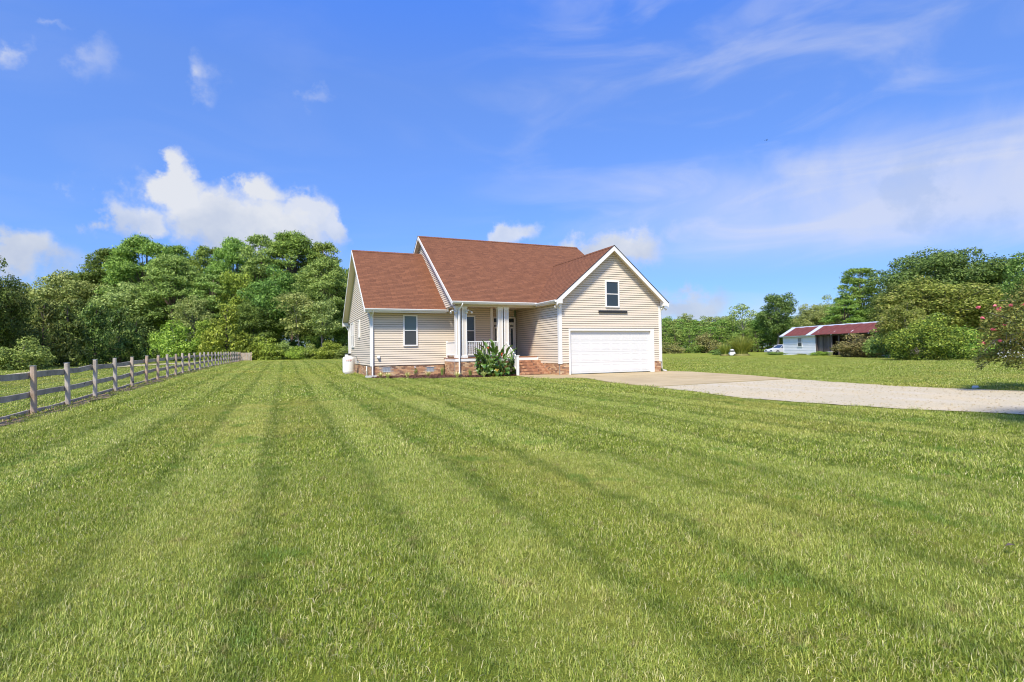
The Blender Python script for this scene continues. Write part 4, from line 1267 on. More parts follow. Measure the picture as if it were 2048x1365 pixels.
TREES = {}
def reg(name, trunk, crown, Ht, Rt, bark): TREES[name] = (trunk, crown, Ht, Rt, bark)
def gen_deciduous(name, seed, Ht=12.0, Rt=5.0, base=0.28, nl=34, lr=(0.22, 0.36), leaf=0.15, per=30, bark='bark_grey', r0=0.24, squash=1.0, gaps=0.0, topness=0.0):
    rng = np.random.default_rng(seed); pr_ = random.Random(seed)
    lobes = []
    zc = Ht * (base + 1) / 2; rz = Ht * (1 - base) / 2
    for i in range(nl):
        d = sphere_dirs(1, rng)[0]
        f = rng.uniform(0.45, 0.86)
        r = Rt * rng.uniform(*lr)
        c = np.array([d[0] * (Rt - r * .6) * f / .86, d[1] * (Rt - r * .6) * f / .86, zc + d[2] * (rz - r * .6) * f / .86])
        if rng.uniform() < gaps and d[2] < 0.4: continue
        lobes.append((c, (r, r, r * 0.78 * squash)))
    lobes.append((np.array([0, 0, zc]), (Rt * 0.45, Rt * 0.45, rz * 0.55)))
    v, f = lobes_to_leaves(lobes, per, leaf, rng)
    limbs = [l[0] for l in lobes[::3]]
    reg(name, trunk_mesh(Ht, r0, 0.18, limbs, pr_), arr_mesh(name, v, f), Ht, Rt, bark)
def gen_pine(name, seed, Ht=16.0, Rt=4.2, base=0.36, nb=95, leaf=0.21, per=34, bark='bark_pine', r0=0.24):
    rng = np.random.default_rng(seed); pr_ = random.Random(seed)
    lobes = []; limbs = []
    for i in range(nb):
        t = rng.uniform(0, 1) ** 0.8
        z = Ht * (base + (1 - base) * t * 0.96)
        prof = math.sqrt(max(0.03, 1 - ((t - 0.30) / 0.72) ** 2)) if t > 0.30 else 0.62 + 0.38 * t / 0.30
        a = rng.uniform(0, 6.283); rr = Rt * prof * (rng.uniform(0.35, 1.0) ** 0.5) * 0.86
        c = np.array([rr * math.cos(a), rr * math.sin(a), z + rng.uniform(-.3, .3)])
        s = rng.uniform(0.55, 1.05) * Rt / 4.2
        lobes.append((c, (s * 1.1, s * 1.1, s * 0.62)))
        if i % 3 == 0: limbs.append(c)
    parts = []
    for (c, r) in lobes:
        r = np.array(r); n = max(10, int(4 * math.pi * r[0] * (r[0] + 2 * r[2]) / 3 * per))
        d = sphere_dirs(n, rng)
        d = d[(d[:, 2] > -0.2) | (rng.uniform(0, 1, n) < 0.3)]
        C = c + d * r * np.where(rng.uniform(0, 1, len(d)) < 0.10, rng.uniform(1.05, 1.4, len(d)), rng.uniform(0.55, 1.08, len(d)))[:, None]
        N = np.cross(d, rng.normal(0, 1, d.shape)) * 0.7 + d * 0.8 + np.array([0, 0, 0.45])
        parts.append(leaf_quads(C, N, leaf, rng, 0.30, 0.35, spin=d + np.array([0, 0, 0.5])))
    v, f = merge(parts)
    reg(name, trunk_mesh(Ht, r0, 0.10, limbs, pr_, top=0.93), arr_mesh(name, v, f), Ht, Rt, bark)
def gen_cedar(name, seed, Ht=6.0, Rt=2.6, leaf=0.15, per=34, nl=46, cone=0.55, bark='bark_dark', r0=0.16):
    rng = np.random.default_rng(seed); pr_ = random.Random(seed)
    lobes = []; limbs = []
    for i in range(nl):
        t = rng.uniform(0.02, 1.0); z = Ht * (0.03 + 0.93 * t)
        rr = Rt * (1 - cone * t) * (0.6 + 0.4 * math.sin(math.pi * min(1, t * 1.4 + .15))) * rng.uniform(0.55, 0.95)
        a = rng.uniform(0, 6.283); s = rng.uniform(0.32, 0.62) * Rt / 2.2 * (1 - 0.35 * t)
        c = np.array([rr * math.cos(a), rr * math.sin(a), z]); lobes.append((c, (s, s, s * 1.15)))
        if i % 4 == 0: limbs.append(c)
    lobes.append((np.array([0, 0, Ht * 0.4]), (Rt * 0.55, Rt * 0.55, Ht * 0.36)))
    parts = []
    for (c, r) in lobes:
        r = np.array(r); n = max(10, int(4 * math.pi * r[0] * (r[0] + 2 * r[2]) / 3 * per))
        d = sphere_dirs(n, rng)
        C = c + d * r * rng.uniform(0.6, 1.12, len(d))[:, None]
        N = d + np.array([0, 0, 0.2])
        parts.append(leaf_quads(C, N, leaf, rng, 0.42, 0.5, spin=d * 0.6 + np.array([0, 0, 0.8])))
    v, f = merge(parts)
    v[:, 2] = np.maximum(v[:, 2], 0.02)
    reg(name, trunk_mesh(Ht, r0, 0.05, limbs, pr_, top=0.9), arr_mesh(name, v, f), Ht, Rt, bark)
for i in range(4): gen_pine('pine%d' % i, 100 + i, 16, [4.4, 3.9, 4.8, 4.1][i], [0.34, 0.40, 0.30, 0.28][i], [105, 90, 120, 100][i])
for i in range(4): gen_deciduous('broad%d' % i, 200 + i, 12, [5.0, 4.4, 5.4, 4.6][i], [0.10, 0.16, 0.06, 0.12][i], [92, 84, 100, 88][i], (0.15, 0.26))
for i in range(3): gen_cedar('cedar%d' % i, 300 + i, 6.0, [2.6, 2.2, 2.9][i])
for i in range(2): gen_deciduous('slim%d' % i, 400 + i, 9.0, 3.0, 0.26, 34, (0.2, 0.34), 0.15, 26, 'bark_grey', 0.10, 0.7, 0.12)
for i in range(3): gen_deciduous('bush%d' % i, 500 + i, 3.0, 2.2, -0.35, 44, (0.15, 0.32), 0.095, 66, 'bark_grey', 0.05, 0.9)
for i in range(3): gen_pine('young%d' % i, 600 + i, 6.0, 1.9, 0.04, 44, 0.16, 34, 'bark_pine', 0.08)
gen_deciduous('sparse0', 700, 10.0, 3.6, 0.35, 26, (0.16, 0.26), 0.16, 18, 'bark_grey', 0.14, 0.6, 0.45)
gen_deciduous('wide0', 710, 18.0, 11.0, 0.18, 170, (0.11, 0.20), 0.19, 22, 'bark_dark', 0.5, 0.85)
gen_deciduous('thicket0', 720, 4.3, 3.4, -0.45, 90, (0.12, 0.24), 0.085, 85, 'bark_grey', 0.06, 0.85)

used = {}
NAMES = {'pine': 'pine_tree', 'young': 'young_pine_tree', 'broad': 'broadleaf_tree', 'cedar': 'cedar_tree', 'slim': 'slender_tree', 'bush': 'shrub', 'sparse': 'sparse_tree', 'wide': 'oak_tree', 'thicket': 'vine_thicket'}
def plant(kind, mat, px, depth, top_py, width_px, label, cat='tree', group=None, rot=None, base_px=None, loc=None, zsink=0.0):
    """a tree at a compass bearing (px) and distance, tall and wide as it looks from the lens height"""
    tm, cm, Ht, Rt, bark = TREES[kind]
    p = spot(px, depth) if loc is None else Vector(loc)
    h = at(px, top_py, depth).z - p.z
    w = width_px / FPX * depth
    rng = random.Random(hash((kind, px, top_py)) & 0xffff if False else int(px * 7 + top_py * 13))
    rz = rng.uniform(0, 6.28) if rot is None else rot
    key = (kind, mat)
    stem_ = ''.join(ch for ch in kind if not ch.isdigit())
    t = empty(NAMES[stem_], p - Vector((0, 0, zsink)), rz)
    t.scale = (w / 2 / Rt, w / 2 / Rt, h / Ht)
    if len(cm.materials) == 0: cm.materials.append(MATS[mat])
    if len(tm.materials) == 0: tm.materials.append(MATS[bark])
    cr_ = link('crown', cm, t); link('trunk', tm, t)
    cr_.material_slots[0].link = 'OBJECT'; cr_.material_slots[0].material = MATS[mat]
    tag(t, label, cat, group)
    return t

# ================================================================== trees left of the house
PB = 'tall trees of the wood on the left'
def wood_left():
    L = [  # kind, material, px, depth, top, width, label
        ('pine2', 'leaf_pine', 292, 92, 476, 150, 'tall round-headed pine, highest at the left end of the wood'),
        ('pine0', 'leaf_oak', 222, 96, 503, 125, 'dark pine just left of the highest left-hand pine'),
        ('broad2', 'leaf_olive', 150, 92, 541, 165, 'broad olive-green tree sloping down behind the cedar hedge'),
        ('broad0', 'leaf_olive', 78, 98, 556, 130, 'low far olive tree left end behind the cedars'),
        ('pine1', 'leaf_pine', 352, 100, 490, 95, 'narrow pine peeping up behind the bright pine'),
        ('pine3', 'leaf_pine', 420, 96, 493, 110, 'pine with flat top left of the centre of the wood'),
        ('pine2', 'leaf_pine', 472, 92, 478, 115, 'pine with rounded head near the centre of the wood'),
        ('pine1', 'leaf_pine_bright', 524, 90, 470, 100, 'pointed pine in the centre of the wood'),
        ('pine0', 'leaf_pine', 585, 92, 469, 125, 'tall domed pine right of the pointed one'),
        ('pine3', 'leaf_pine', 646, 94, 484, 105, 'pine with an open head nearest the house roof'),
        ('broad1', 'leaf_oak', 684, 90, 520, 90, 'dark tree right behind the wing of the house'),
        ('pine0', 'leaf_pine_bright', 345, 82, 515, 125, 'bright yellow-green pine standing forward left of centre'),
        ('pine3', 'leaf_pine_bright', 425, 83, 548, 120, 'bright pine with drooping clumps over the hedge end'),
        ('broad3', 'leaf_olive', 245, 80, 560, 150, 'olive tree behind the middle of the cedar hedge'),
        ('broad1', 'leaf_lime', 470, 84, 528, 95, 'lime-green leafy tree in front of the central pines'),
        ('broad0', 'leaf_oak', 545, 82, 530, 130, 'leafy sweetgum in front of the pointed pine'),
        ('pine2', 'leaf_pine_bright', 645, 80, 517, 120, 'layered bright pine close to the house gable'),
        ('broad2', 'leaf_oak', 690, 84, 560, 100, 'dark broadleaf tree half hidden by the house wing'),
        ('broad2', 'leaf_oak', 508, 79, 600, 110, 'shaded leafy tree between the lime shrub and slim trees'),
        ('broad3', 'leaf_olive', 388, 78, 590, 90, 'vine-covered tree left of the lime-green cedar'),
        ('slim0', 'leaf_olive', 598, 74, 573, 105, 'slender olive tree with a thin pale trunk, left of two'),
        ('slim1', 'leaf_olive', 645, 73, 590, 85, 'slender olive tree with a thin pale trunk, right of two'),
    ]
    for kind, mat, px, d, top, w, lab in L:
        plant(kind, mat, px, d, top, w, lab, 'tree', PB)
    C = [
        ('broad0', 'leaf_cedar', -12, 37, 515, 120, 'tall dark leafy tree cut by the left picture edge'),
        ('cedar0', 'leaf_cedar', 22, 40, 590, 110, 'dark cedar under the tree at the left edge'),
        ('cedar2', 'leaf_cedar', 85, 43, 597, 125, 'wide brownish cedar second in the hedge from left'),
        ('cedar1', 'leaf_cedar', 140, 47, 600, 105, 'dark cedar third in the hedge from left'),
        ('cedar0', 'leaf_cedar', 190, 51, 607, 105, 'dark cedar fourth in the hedge from left'),
        ('cedar2', 'leaf_cedar', 240, 55, 615, 110, 'cedar with rust-tinted top near the right hedge end'),
        ('cedar1', 'leaf_cedar', 274, 58, 634, 75, 'last small dark cedar at the right end of the hedge'),
    ]
    for kind, mat, px, d, top, w, lab in C:
        plant(kind, mat, px, d, top, w, lab, 'tree', 'dark cedars behind the paddock')
    plant('bush1', 'leaf_herb', 45, 36, 668, 110, 'round green shrub at the foot of the left cedars', 'shrub', None)
    plant('bush2', 'leaf_lime', 345, 70, 636, 110, 'bright green shrub between the hedge end and lime cedar', 'shrub')
    plant('bush0', 'leaf_lime', 305, 74, 660, 60, 'small bright shrub right behind the hedge end', 'shrub')
    plant('cedar2', 'leaf_lime', 452, 68, 607, 120, 'big yellow-green cedar above the far end of the fence', 'tree')
    plant('cedar0', 'leaf_lime', 408, 72, 640, 70, 'smaller yellow-green cedar left of the big one', 'tree')
    U = [(505, 72, 672, 55, 'leaf_oak'), (535, 70, 668, 80, 'leaf_lime'), (572, 72, 680, 60, 'leaf_herb'), (600, 70, 690, 60, 'leaf_lime'), (625, 71, 684, 60, 'leaf_herb'), (655, 70, 680, 70, 'leaf_lime'), (690, 69, 690, 60, 'leaf_herb')]
    labs = ['dark low bush at the far fence corner', 'bright arching bush right of the far fence corner', 'low bush left of the slender trunks', 'low bush between the slender trunks', 'low bush right under the right slender tree', 'wide bright bush left of the house wing', 'low weedy bush touching the house wing']
    for i, (px, d, top, w, mat) in enumerate(U):
        plant('bush%d' % (i % 3), mat, px, d, top, w, labs[i], 'shrub', 'undergrowth at the wood edge')
    for i, px in enumerate(range(470, 720, 36)):
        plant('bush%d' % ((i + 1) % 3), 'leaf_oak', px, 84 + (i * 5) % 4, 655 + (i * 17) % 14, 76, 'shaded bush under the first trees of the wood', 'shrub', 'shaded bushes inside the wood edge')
    for i, px in enumerate(range(-40, 460, 60)):
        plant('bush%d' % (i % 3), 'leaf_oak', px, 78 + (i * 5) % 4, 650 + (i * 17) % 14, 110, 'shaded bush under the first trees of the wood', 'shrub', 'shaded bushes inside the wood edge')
    # dim wood behind, only seen through gaps
    for i, px in enumerate(range(-60, 740, 50)):
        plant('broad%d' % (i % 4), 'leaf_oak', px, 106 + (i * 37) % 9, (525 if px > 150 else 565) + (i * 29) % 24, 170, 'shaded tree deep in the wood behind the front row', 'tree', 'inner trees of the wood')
wood_left()

# ================================================================== trees on the right
def wood_right():
    n = 0
    rng = random.Random(77)
    for row, (depth, top, w, step) in enumerate(((116, 660, 44, 15), (124, 646, 46, 17), (133, 640, 52, 20))):
        px = 1290 + row * 6
        while px < 1600:
            plant('young%d' % (n % 3), 'leaf_pine' if (n * 7) % 4 else 'leaf_pine_bright', px + rng.uniform(-4, 4), depth + rng.uniform(-2, 2), top + rng.uniform(-9, 9), w + rng.uniform(-6, 8), 'young pine in the dense plantation across the right-hand field', 'tree', 'plantation of young pines')
            px += step; n += 1
    px = 1285; i = 0
    while px < 1760:
        plant('broad%d' % (i % 4), 'leaf_olive' if i % 2 else 'leaf_pine', px, 150 + (i * 17) % 12, 628 + rng.uniform(-5, 9), 62, 'distant low tree on the skyline behind the young pines', 'tree', 'far skyline trees')
        px += 30; i += 1
    for px, top, w, lab in ((1345, 682, 60, 'dark low bush at the field edge right of the garage'), (1418, 664, 62, 'brownish dark bush in front of the young pines'), (1392, 686, 46, 'small bush at the field edge left of the brown one')):
        plant('bush%d' % (int(px) % 3), 'leaf_brownish' if px != 1392 else 'leaf_pine', px, 110, top, w, lab, 'shrub')
    plant('sparse0', 'leaf_olive', 1488, 118, 604, 84, 'sparse spreading tree standing above the plantation', 'tree')
    plant('broad1', 'leaf_great_oak', 1556, 112, 577, 88, 'dense dark tree above the left end of the white shed', 'tree')
    plant('broad3', 'leaf_oak', 1540, 122, 620, 80, 'smaller dark tree left behind the dense dark tree', 'tree')
    plant('broad3', 'leaf_olive', 1622, 104, 606, 74, 'greyish half-bare tree above the white shed', 'tree')
    plant('broad0', 'leaf_olive', 1660, 108, 590, 80, 'olive tree behind the shed left of the tall pine', 'tree')
    plant('pine1', 'leaf_pine', 1722, 96, 534, 92, 'tall pine with open trunk behind the red shed roof', 'tree')
    plant('pine3', 'leaf_pine', 1690, 94, 600, 90, 'lower pine at the left foot of the tall pine', 'tree')
    plant('broad2', 'leaf_pine', 1760, 92, 590, 90, 'leafy tree filling between tall pine and great oak', 'tree')
    plant('wide0', 'leaf_great_oak', 1882, 88, 494, 265, 'great dark oak with the widest crown on the right', 'tree')
    plant('broad1', 'leaf_great_oak', 1990, 84, 530, 80, 'dark leafy tree at the right flank of the great oak', 'tree')
    plant('broad3', 'leaf_great_oak', 1800, 80, 560, 110, 'dark leafy tree at the left flank of the great oak', 'tree')
    plant('broad2', 'leaf_yellow', 1884, 60, 549, 215, 'yellowing spreading tree in front of the great oak', 'tree')
    plant('broad0', 'leaf_yellow', 1812, 50, 600, 100, 'lower yellow-tinged tree left of the yellowing tree', 'tree')
    plant('broad0', 'leaf_oak', 2090, 46, 478, 130, 'tall tree mostly beyond the right picture edge', 'tree')
    plant('broad1', 'leaf_olive', 2010, 60, 588, 110, 'olive tree behind the flowering crape myrtle', 'tree')
    plant('thicket0', 'leaf_vine', 1850, 43, 617, 165, 'big vine-grown thicket standing alone on the right lawn', 'shrub')
    plant('bush2', 'leaf_vine', 1930, 45, 652, 120, 'vine-grown shrub joined to the right of the big thicket', 'shrub')
    plant('bush1', 'leaf_brownish', 1722, 57, 664, 112, 'wide brownish shrub in front of the open shed', 'shrub')
    plant('bush0', 'leaf_herb', 1778, 53, 640, 84, 'dark shrub between the brownish shrub and the thicket', 'shrub')
    plant('bush0', 'leaf_lime', 1640, 64, 702, 40, 'low weeds grown up along the white shed', 'shrub')
    plant('bush1', 'leaf_lime', 1603, 69, 707, 30, 'thin weeds at the foot of the white shed', 'shrub')
    plant('bush2', 'leaf_herb', 1440, 78, 698, 46, 'low weeds left of the tall grass clump', 'shrub')
    plant('bush1', 'leaf_herb', 1552, 72, 703, 44, 'weeds growing round the front of the parked car', 'shrub')
wood_right()

def crape(name, base, lobes, flowers, label, leaf=0.042, per=380, seed=5, limb_to=None, shoots=()):
    rng = np.random.default_rng(seed); pr_ = random.Random(seed)
    base = Vector(base)
    t = empty(name, base, 0)
    ls = [(np.array(c) - np.array(base), r) for c, r in lobes]
    parts = []
    for c, r in ls:
        n = int(4 * math.pi * r * r * per * 0.75)
        d = sphere_dirs(n, rng)
        C = c + d * r * (rng.uniform(0.15, 1.12, n) ** 0.55)[:, None]
        parts.append(leaf_quads(C, d * 0.6 + np.array([0, 0, 0.7]), leaf, rng, 0.5, 0.75))
    v, f = merge(parts)
    me = arr_mesh('crown', v, f); link('crown', me, t, MATS['leaf_crape'])
    mb = MB()
    for i in range(4):
        a = i * 1.6 + 0.4; w = Vector((math.cos(a), math.sin(a), 0))
        mb.tube([w * 0.05 + Vector((0, 0, -0.1)), w * 0.18 + Vector((0, 0, 0.7)), w * 0.5 + Vector((0, 0, 1.5))], [0.05, 0.042, 0.03], 6)
    tips = [Vector(c) for c, r in ls]
    for i, c in enumerate(tips):
        a = i * 1.6 + 0.4; w = Vector((math.cos(i % 4 * 1.6 + 0.4), math.sin(i % 4 * 1.6 + 0.4), 0))
        s = w * 0.45 + Vector((0, 0, 1.3))
        mid = s.lerp(c, 0.5) + Vector((0, 0, 0.25))
        mb.tube([s, mid, c], [0.03, 0.02, 0.006], 5, caps=False)
        for _ in range(3):
            e = c + Vector((pr_.uniform(-1, 1), pr_.uniform(-1, 1), pr_.uniform(-1, .6))) * ls[i][1]
            mb.tube([mid.lerp(c, 0.6), e], [0.01, 0.004], 4, caps=False)
    mb.build('trunk', MATS['bark_grey'], t)
    for c, r in flowers:
        n = 70; d = sphere_dirs(n, rng)
        C = np.array(c) - np.array(base) + d * r * np.array([1, 1, 0.8]) * rng.uniform(0.3, 1.0, n)[:, None]
        v, f = leaf_quads(C, d, 0.022, rng, 0.8, 0.6)
        link('flower_cluster', arr_mesh('flower_cluster', v, f), t, MATS['petal_pink'])
    tag(t, label, 'tree')
    return t

def crapes():
    D = 14.0
    ln = [(2012, 645, 38), (2042, 618, 38), (1988, 662, 26), (2030, 684, 40), (2003, 704, 26), (1972, 712, 17), (1961, 733, 8), (2038, 722, 14), (2085, 650, 62), (2095, 700, 55),
          (1966, 688, 17), (2062, 592, 36), (2150, 640, 70), (2120, 590, 60), (1990, 632, 20), (1954, 720, 8), (2160, 700, 50), (2016, 728, 9)]
    lobes = [(at(x, y, D + ((i * 37) % 9 - 4) * 0.16), r / FPX * D) for i, (x, y, r) in enumerate(ln)]
    fl = [(at(x, y, D - 0.55), 0.62 * r / FPX * D) for x, y, r in [(1990, 612, 5), (1996, 620, 7), (1999, 616, 5), (2021, 611, 6), (2046, 609, 6), (1957, 615, 5), (1965, 636, 4.5), (1991, 660, 4.5), (1985, 659, 4), (1967, 687, 6.5), (2000, 682, 4), (2010, 650, 4)]]
    b = at(2122, 700, D + 0.2); b.z = 0.0
    crape('crape_myrtle', b, lobes, fl, 'crape myrtle with pink flowers reaching in from the right picture edge')
    # its neighbour out of view to the right of the lens, whose shade lies on the lawn at the right edge
    b2 = Vector((7.8, 5.6, 0))
    rg = random.Random(3)
    lob2 = [(Vector((7.75 + rg.uniform(-1.1, 1.3), 5.55 + rg.uniform(-.8, .8), 4.2 + rg.uniform(-.7, .8))), rg.uniform(.42, .62)) for _ in range(16)]
    crape('crape_myrtle', b2, lob2, [], 'second crape myrtle whose shade falls on the lawn at the right edge', leaf=0.06, per=150, seed=6)
crapes()

# ------------------------------------------------------------------ canna clump
def canna():
    p = H(-3.35, 1.50, 0.03)
    t = empty('canna_plant', p, YAW)
    tag(t, 'large clump of broad green canna leaves left of the front steps', 'plant')
    rng = random.Random(12)
    def leafmesh(nm, L, W, droop):
        mb = MB(); segs = 6
        pts = []
        for i in range(segs + 1):
            s = i / segs
            w = W * math.sin(math.pi * min(1, (s * 0.93 + 0.05))) ** 0.75 if i < segs else 0.004
            x = L * s * math.cos(droop * s * 0.8); z = L * (0.55 * s - droop * 0.62 * s * s)
            pts.append((x, w, z))
        b = len(mb.v)
        for x, w, z in pts:
            mb.v += [(x, -w, z + w * 0.35), (x, 0, z), (x, w, z + w * 0.35)]
        for i in range(segs):
            for j in range(2):
                mb.f.append((b + 3*i + j, b + 3*i + j + 1, b + 3*i + j + 4, b + 3*i + j + 3)); mb.sm.append(True)
        return mb.mesh(nm)
    shapes = [leafmesh('leaf', 0.46, 0.095, 1.0), leafmesh('leaf', 0.45, 0.105, 1.5), leafmesh('leaf', 0.42, 0.10, 2.0), leafmesh('leaf', 0.50, 0.085, 0.5)]
    yel = [shapes[2].copy(), shapes[1].copy()]
    for s in shapes: s.materials.append(MATS['leaf_canna'])
    for s in yel: s.materials.append(MATS['leaf_canna_yellow'])
    stems = MB()
    for i in range(54):
        a = rng.uniform(0, 6.28); r = math.sqrt(rng.uniform(0, 1)) * 0.66
        bx, by = r * math.cos(a) * 1.25, r * math.sin(a) * 0.85
        h = (1.60 - 0.9 * r * r) * rng.uniform(0.62, 1.04)
        if i == 3: bx, by, h = -0.55, -0.1, 1.75
        tx, ty = bx * 1.30, by * 1.3
        stems.tube([(bx * .7, by * .7, -0.03), (bx, by, h * 0.5), (tx, ty, h)], [0.02, 0.017, 0.008], 5)
        nl = 5
        for q in range(nl):
            f = 0.22 + 0.78 * q / (nl - 1) if nl > 1 else 1
            z = h * f * rng.uniform(0.92, 1.04)
            px_, py_ = bx + (tx - bx) * f * 0.8, by + (ty - by) * f * 0.8
            out = math.atan2(py_, px_ + 1e-6)
            az = out + rng.uniform(-1.3, 1.3)
            m_ = shapes[3] if q == nl - 1 else rng.choice(shapes[:3] if f < 0.8 else shapes[:2])
            if f < 0.5 and rng.random() < 0.16: m_ = rng.choice(yel)
            o = link('leaf', m_, t)
            o.location = (px_, py_, max(0.12, z - 0.14)); s = rng.uniform(0.75, 1.12)
            o.scale = (s, s, s)
            o.rotation_euler = (rng.uniform(-.35, .35), rng.uniform(-.8, -.25) if q == nl - 1 else rng.uniform(-.25, .6), az)
    stems.build('stems', MATS['leaf_canna'], t)['kind'] = 'stuff'
    for (x, y, z) in ((-0.58, -0.35, 1.36), (0.05, -0.60, 1.05)):
        rg = np.random.default_rng(int(abs(x) * 100)); d = sphere_dirs(26, rg)
        v, f = leaf_quads(np.array([x, y, z]) + d * np.array([0.045, 0.045, 0.08]), d, 0.035, rg, 0.6, 0.5)
        link('flower', arr_mesh('flower', v, f), t, MATS['petal_red'])
canna()
def rose():
    p = gpt(831, 751.5, 0.03)
    t = empty('rose_bush', p, 0)
    tag(t, 'small white-flowering rose bush midway along the left mulch bed', 'plant')
    rng = np.random.default_rng(4)
    n = 150; d = sphere_dirs(n, rng)
    C = np.array([0, 0, 0.22]) + d * np.array([0.13, 0.13, 0.19]) * rng.uniform(.4, 1, n)[:, None]
    v, f = leaf_quads(C, d, 0.028, rng, 0.6, 0.6); link('foliage', arr_mesh('foliage', v, f), t, MATS['leaf_herb'])
    mb = MB()
    for a in range(5): mb.tube([(0, 0, -.03), (0.08 * math.cos(a * 1.3), 0.08 * math.sin(a * 1.3), 0.36)], [0.008, 0.004], 4)
    mb.build('stems', MATS['bark_grey'], t)
    d = sphere_dirs(40, rng)
    v, f = leaf_quads(np.array([-0.02, 0, 0.44]) + d * 0.045, d, 0.03, rng, 0.8, 0.4); link('flower', arr_mesh('flower', v, f), t, MATS['petal_white'])
rose()

# ------------------------------------------------------------------ tall grass clumps
def reed(px, depth, top, width, label, n, seed, plume=0):
    p = spot(px, depth); h = at(px, top, depth).z - p.z; w = width / FPX * depth
    t = empty('tall_grass_clump', p, 0); rng = random.Random(seed); mb = MB()
    for i in range(n):
        a = rng.uniform(0, 6.283); d = Vector((math.cos(a), math.sin(a), 0)); r = math.sqrt(rng.random()) * w * 0.3
        blade_strip(mb, d * r * 0.6, d, h * rng.uniform(0.55, 1.2), 0.028, rng.uniform(0.05, 0.75), rng, 4)
    mb.build('blades', MATS['leaf_reed'], t)['kind'] = 'stuff'
    MB().tube([(0, 0, -.1), (0, 0, .25)], [w * .3, w * .22], 10).build('rootstock', MATS['leaf_brownish'], t)
    tag(t, label, 'grass clump')
reed(1483, 70, 672, 60, 'large fountain of tall ornamental grass on the far right lawn', 1800, 1)
reed(1450, 70.5, 686, 34, 'small clump of tall grass left of the large one', 700, 2)

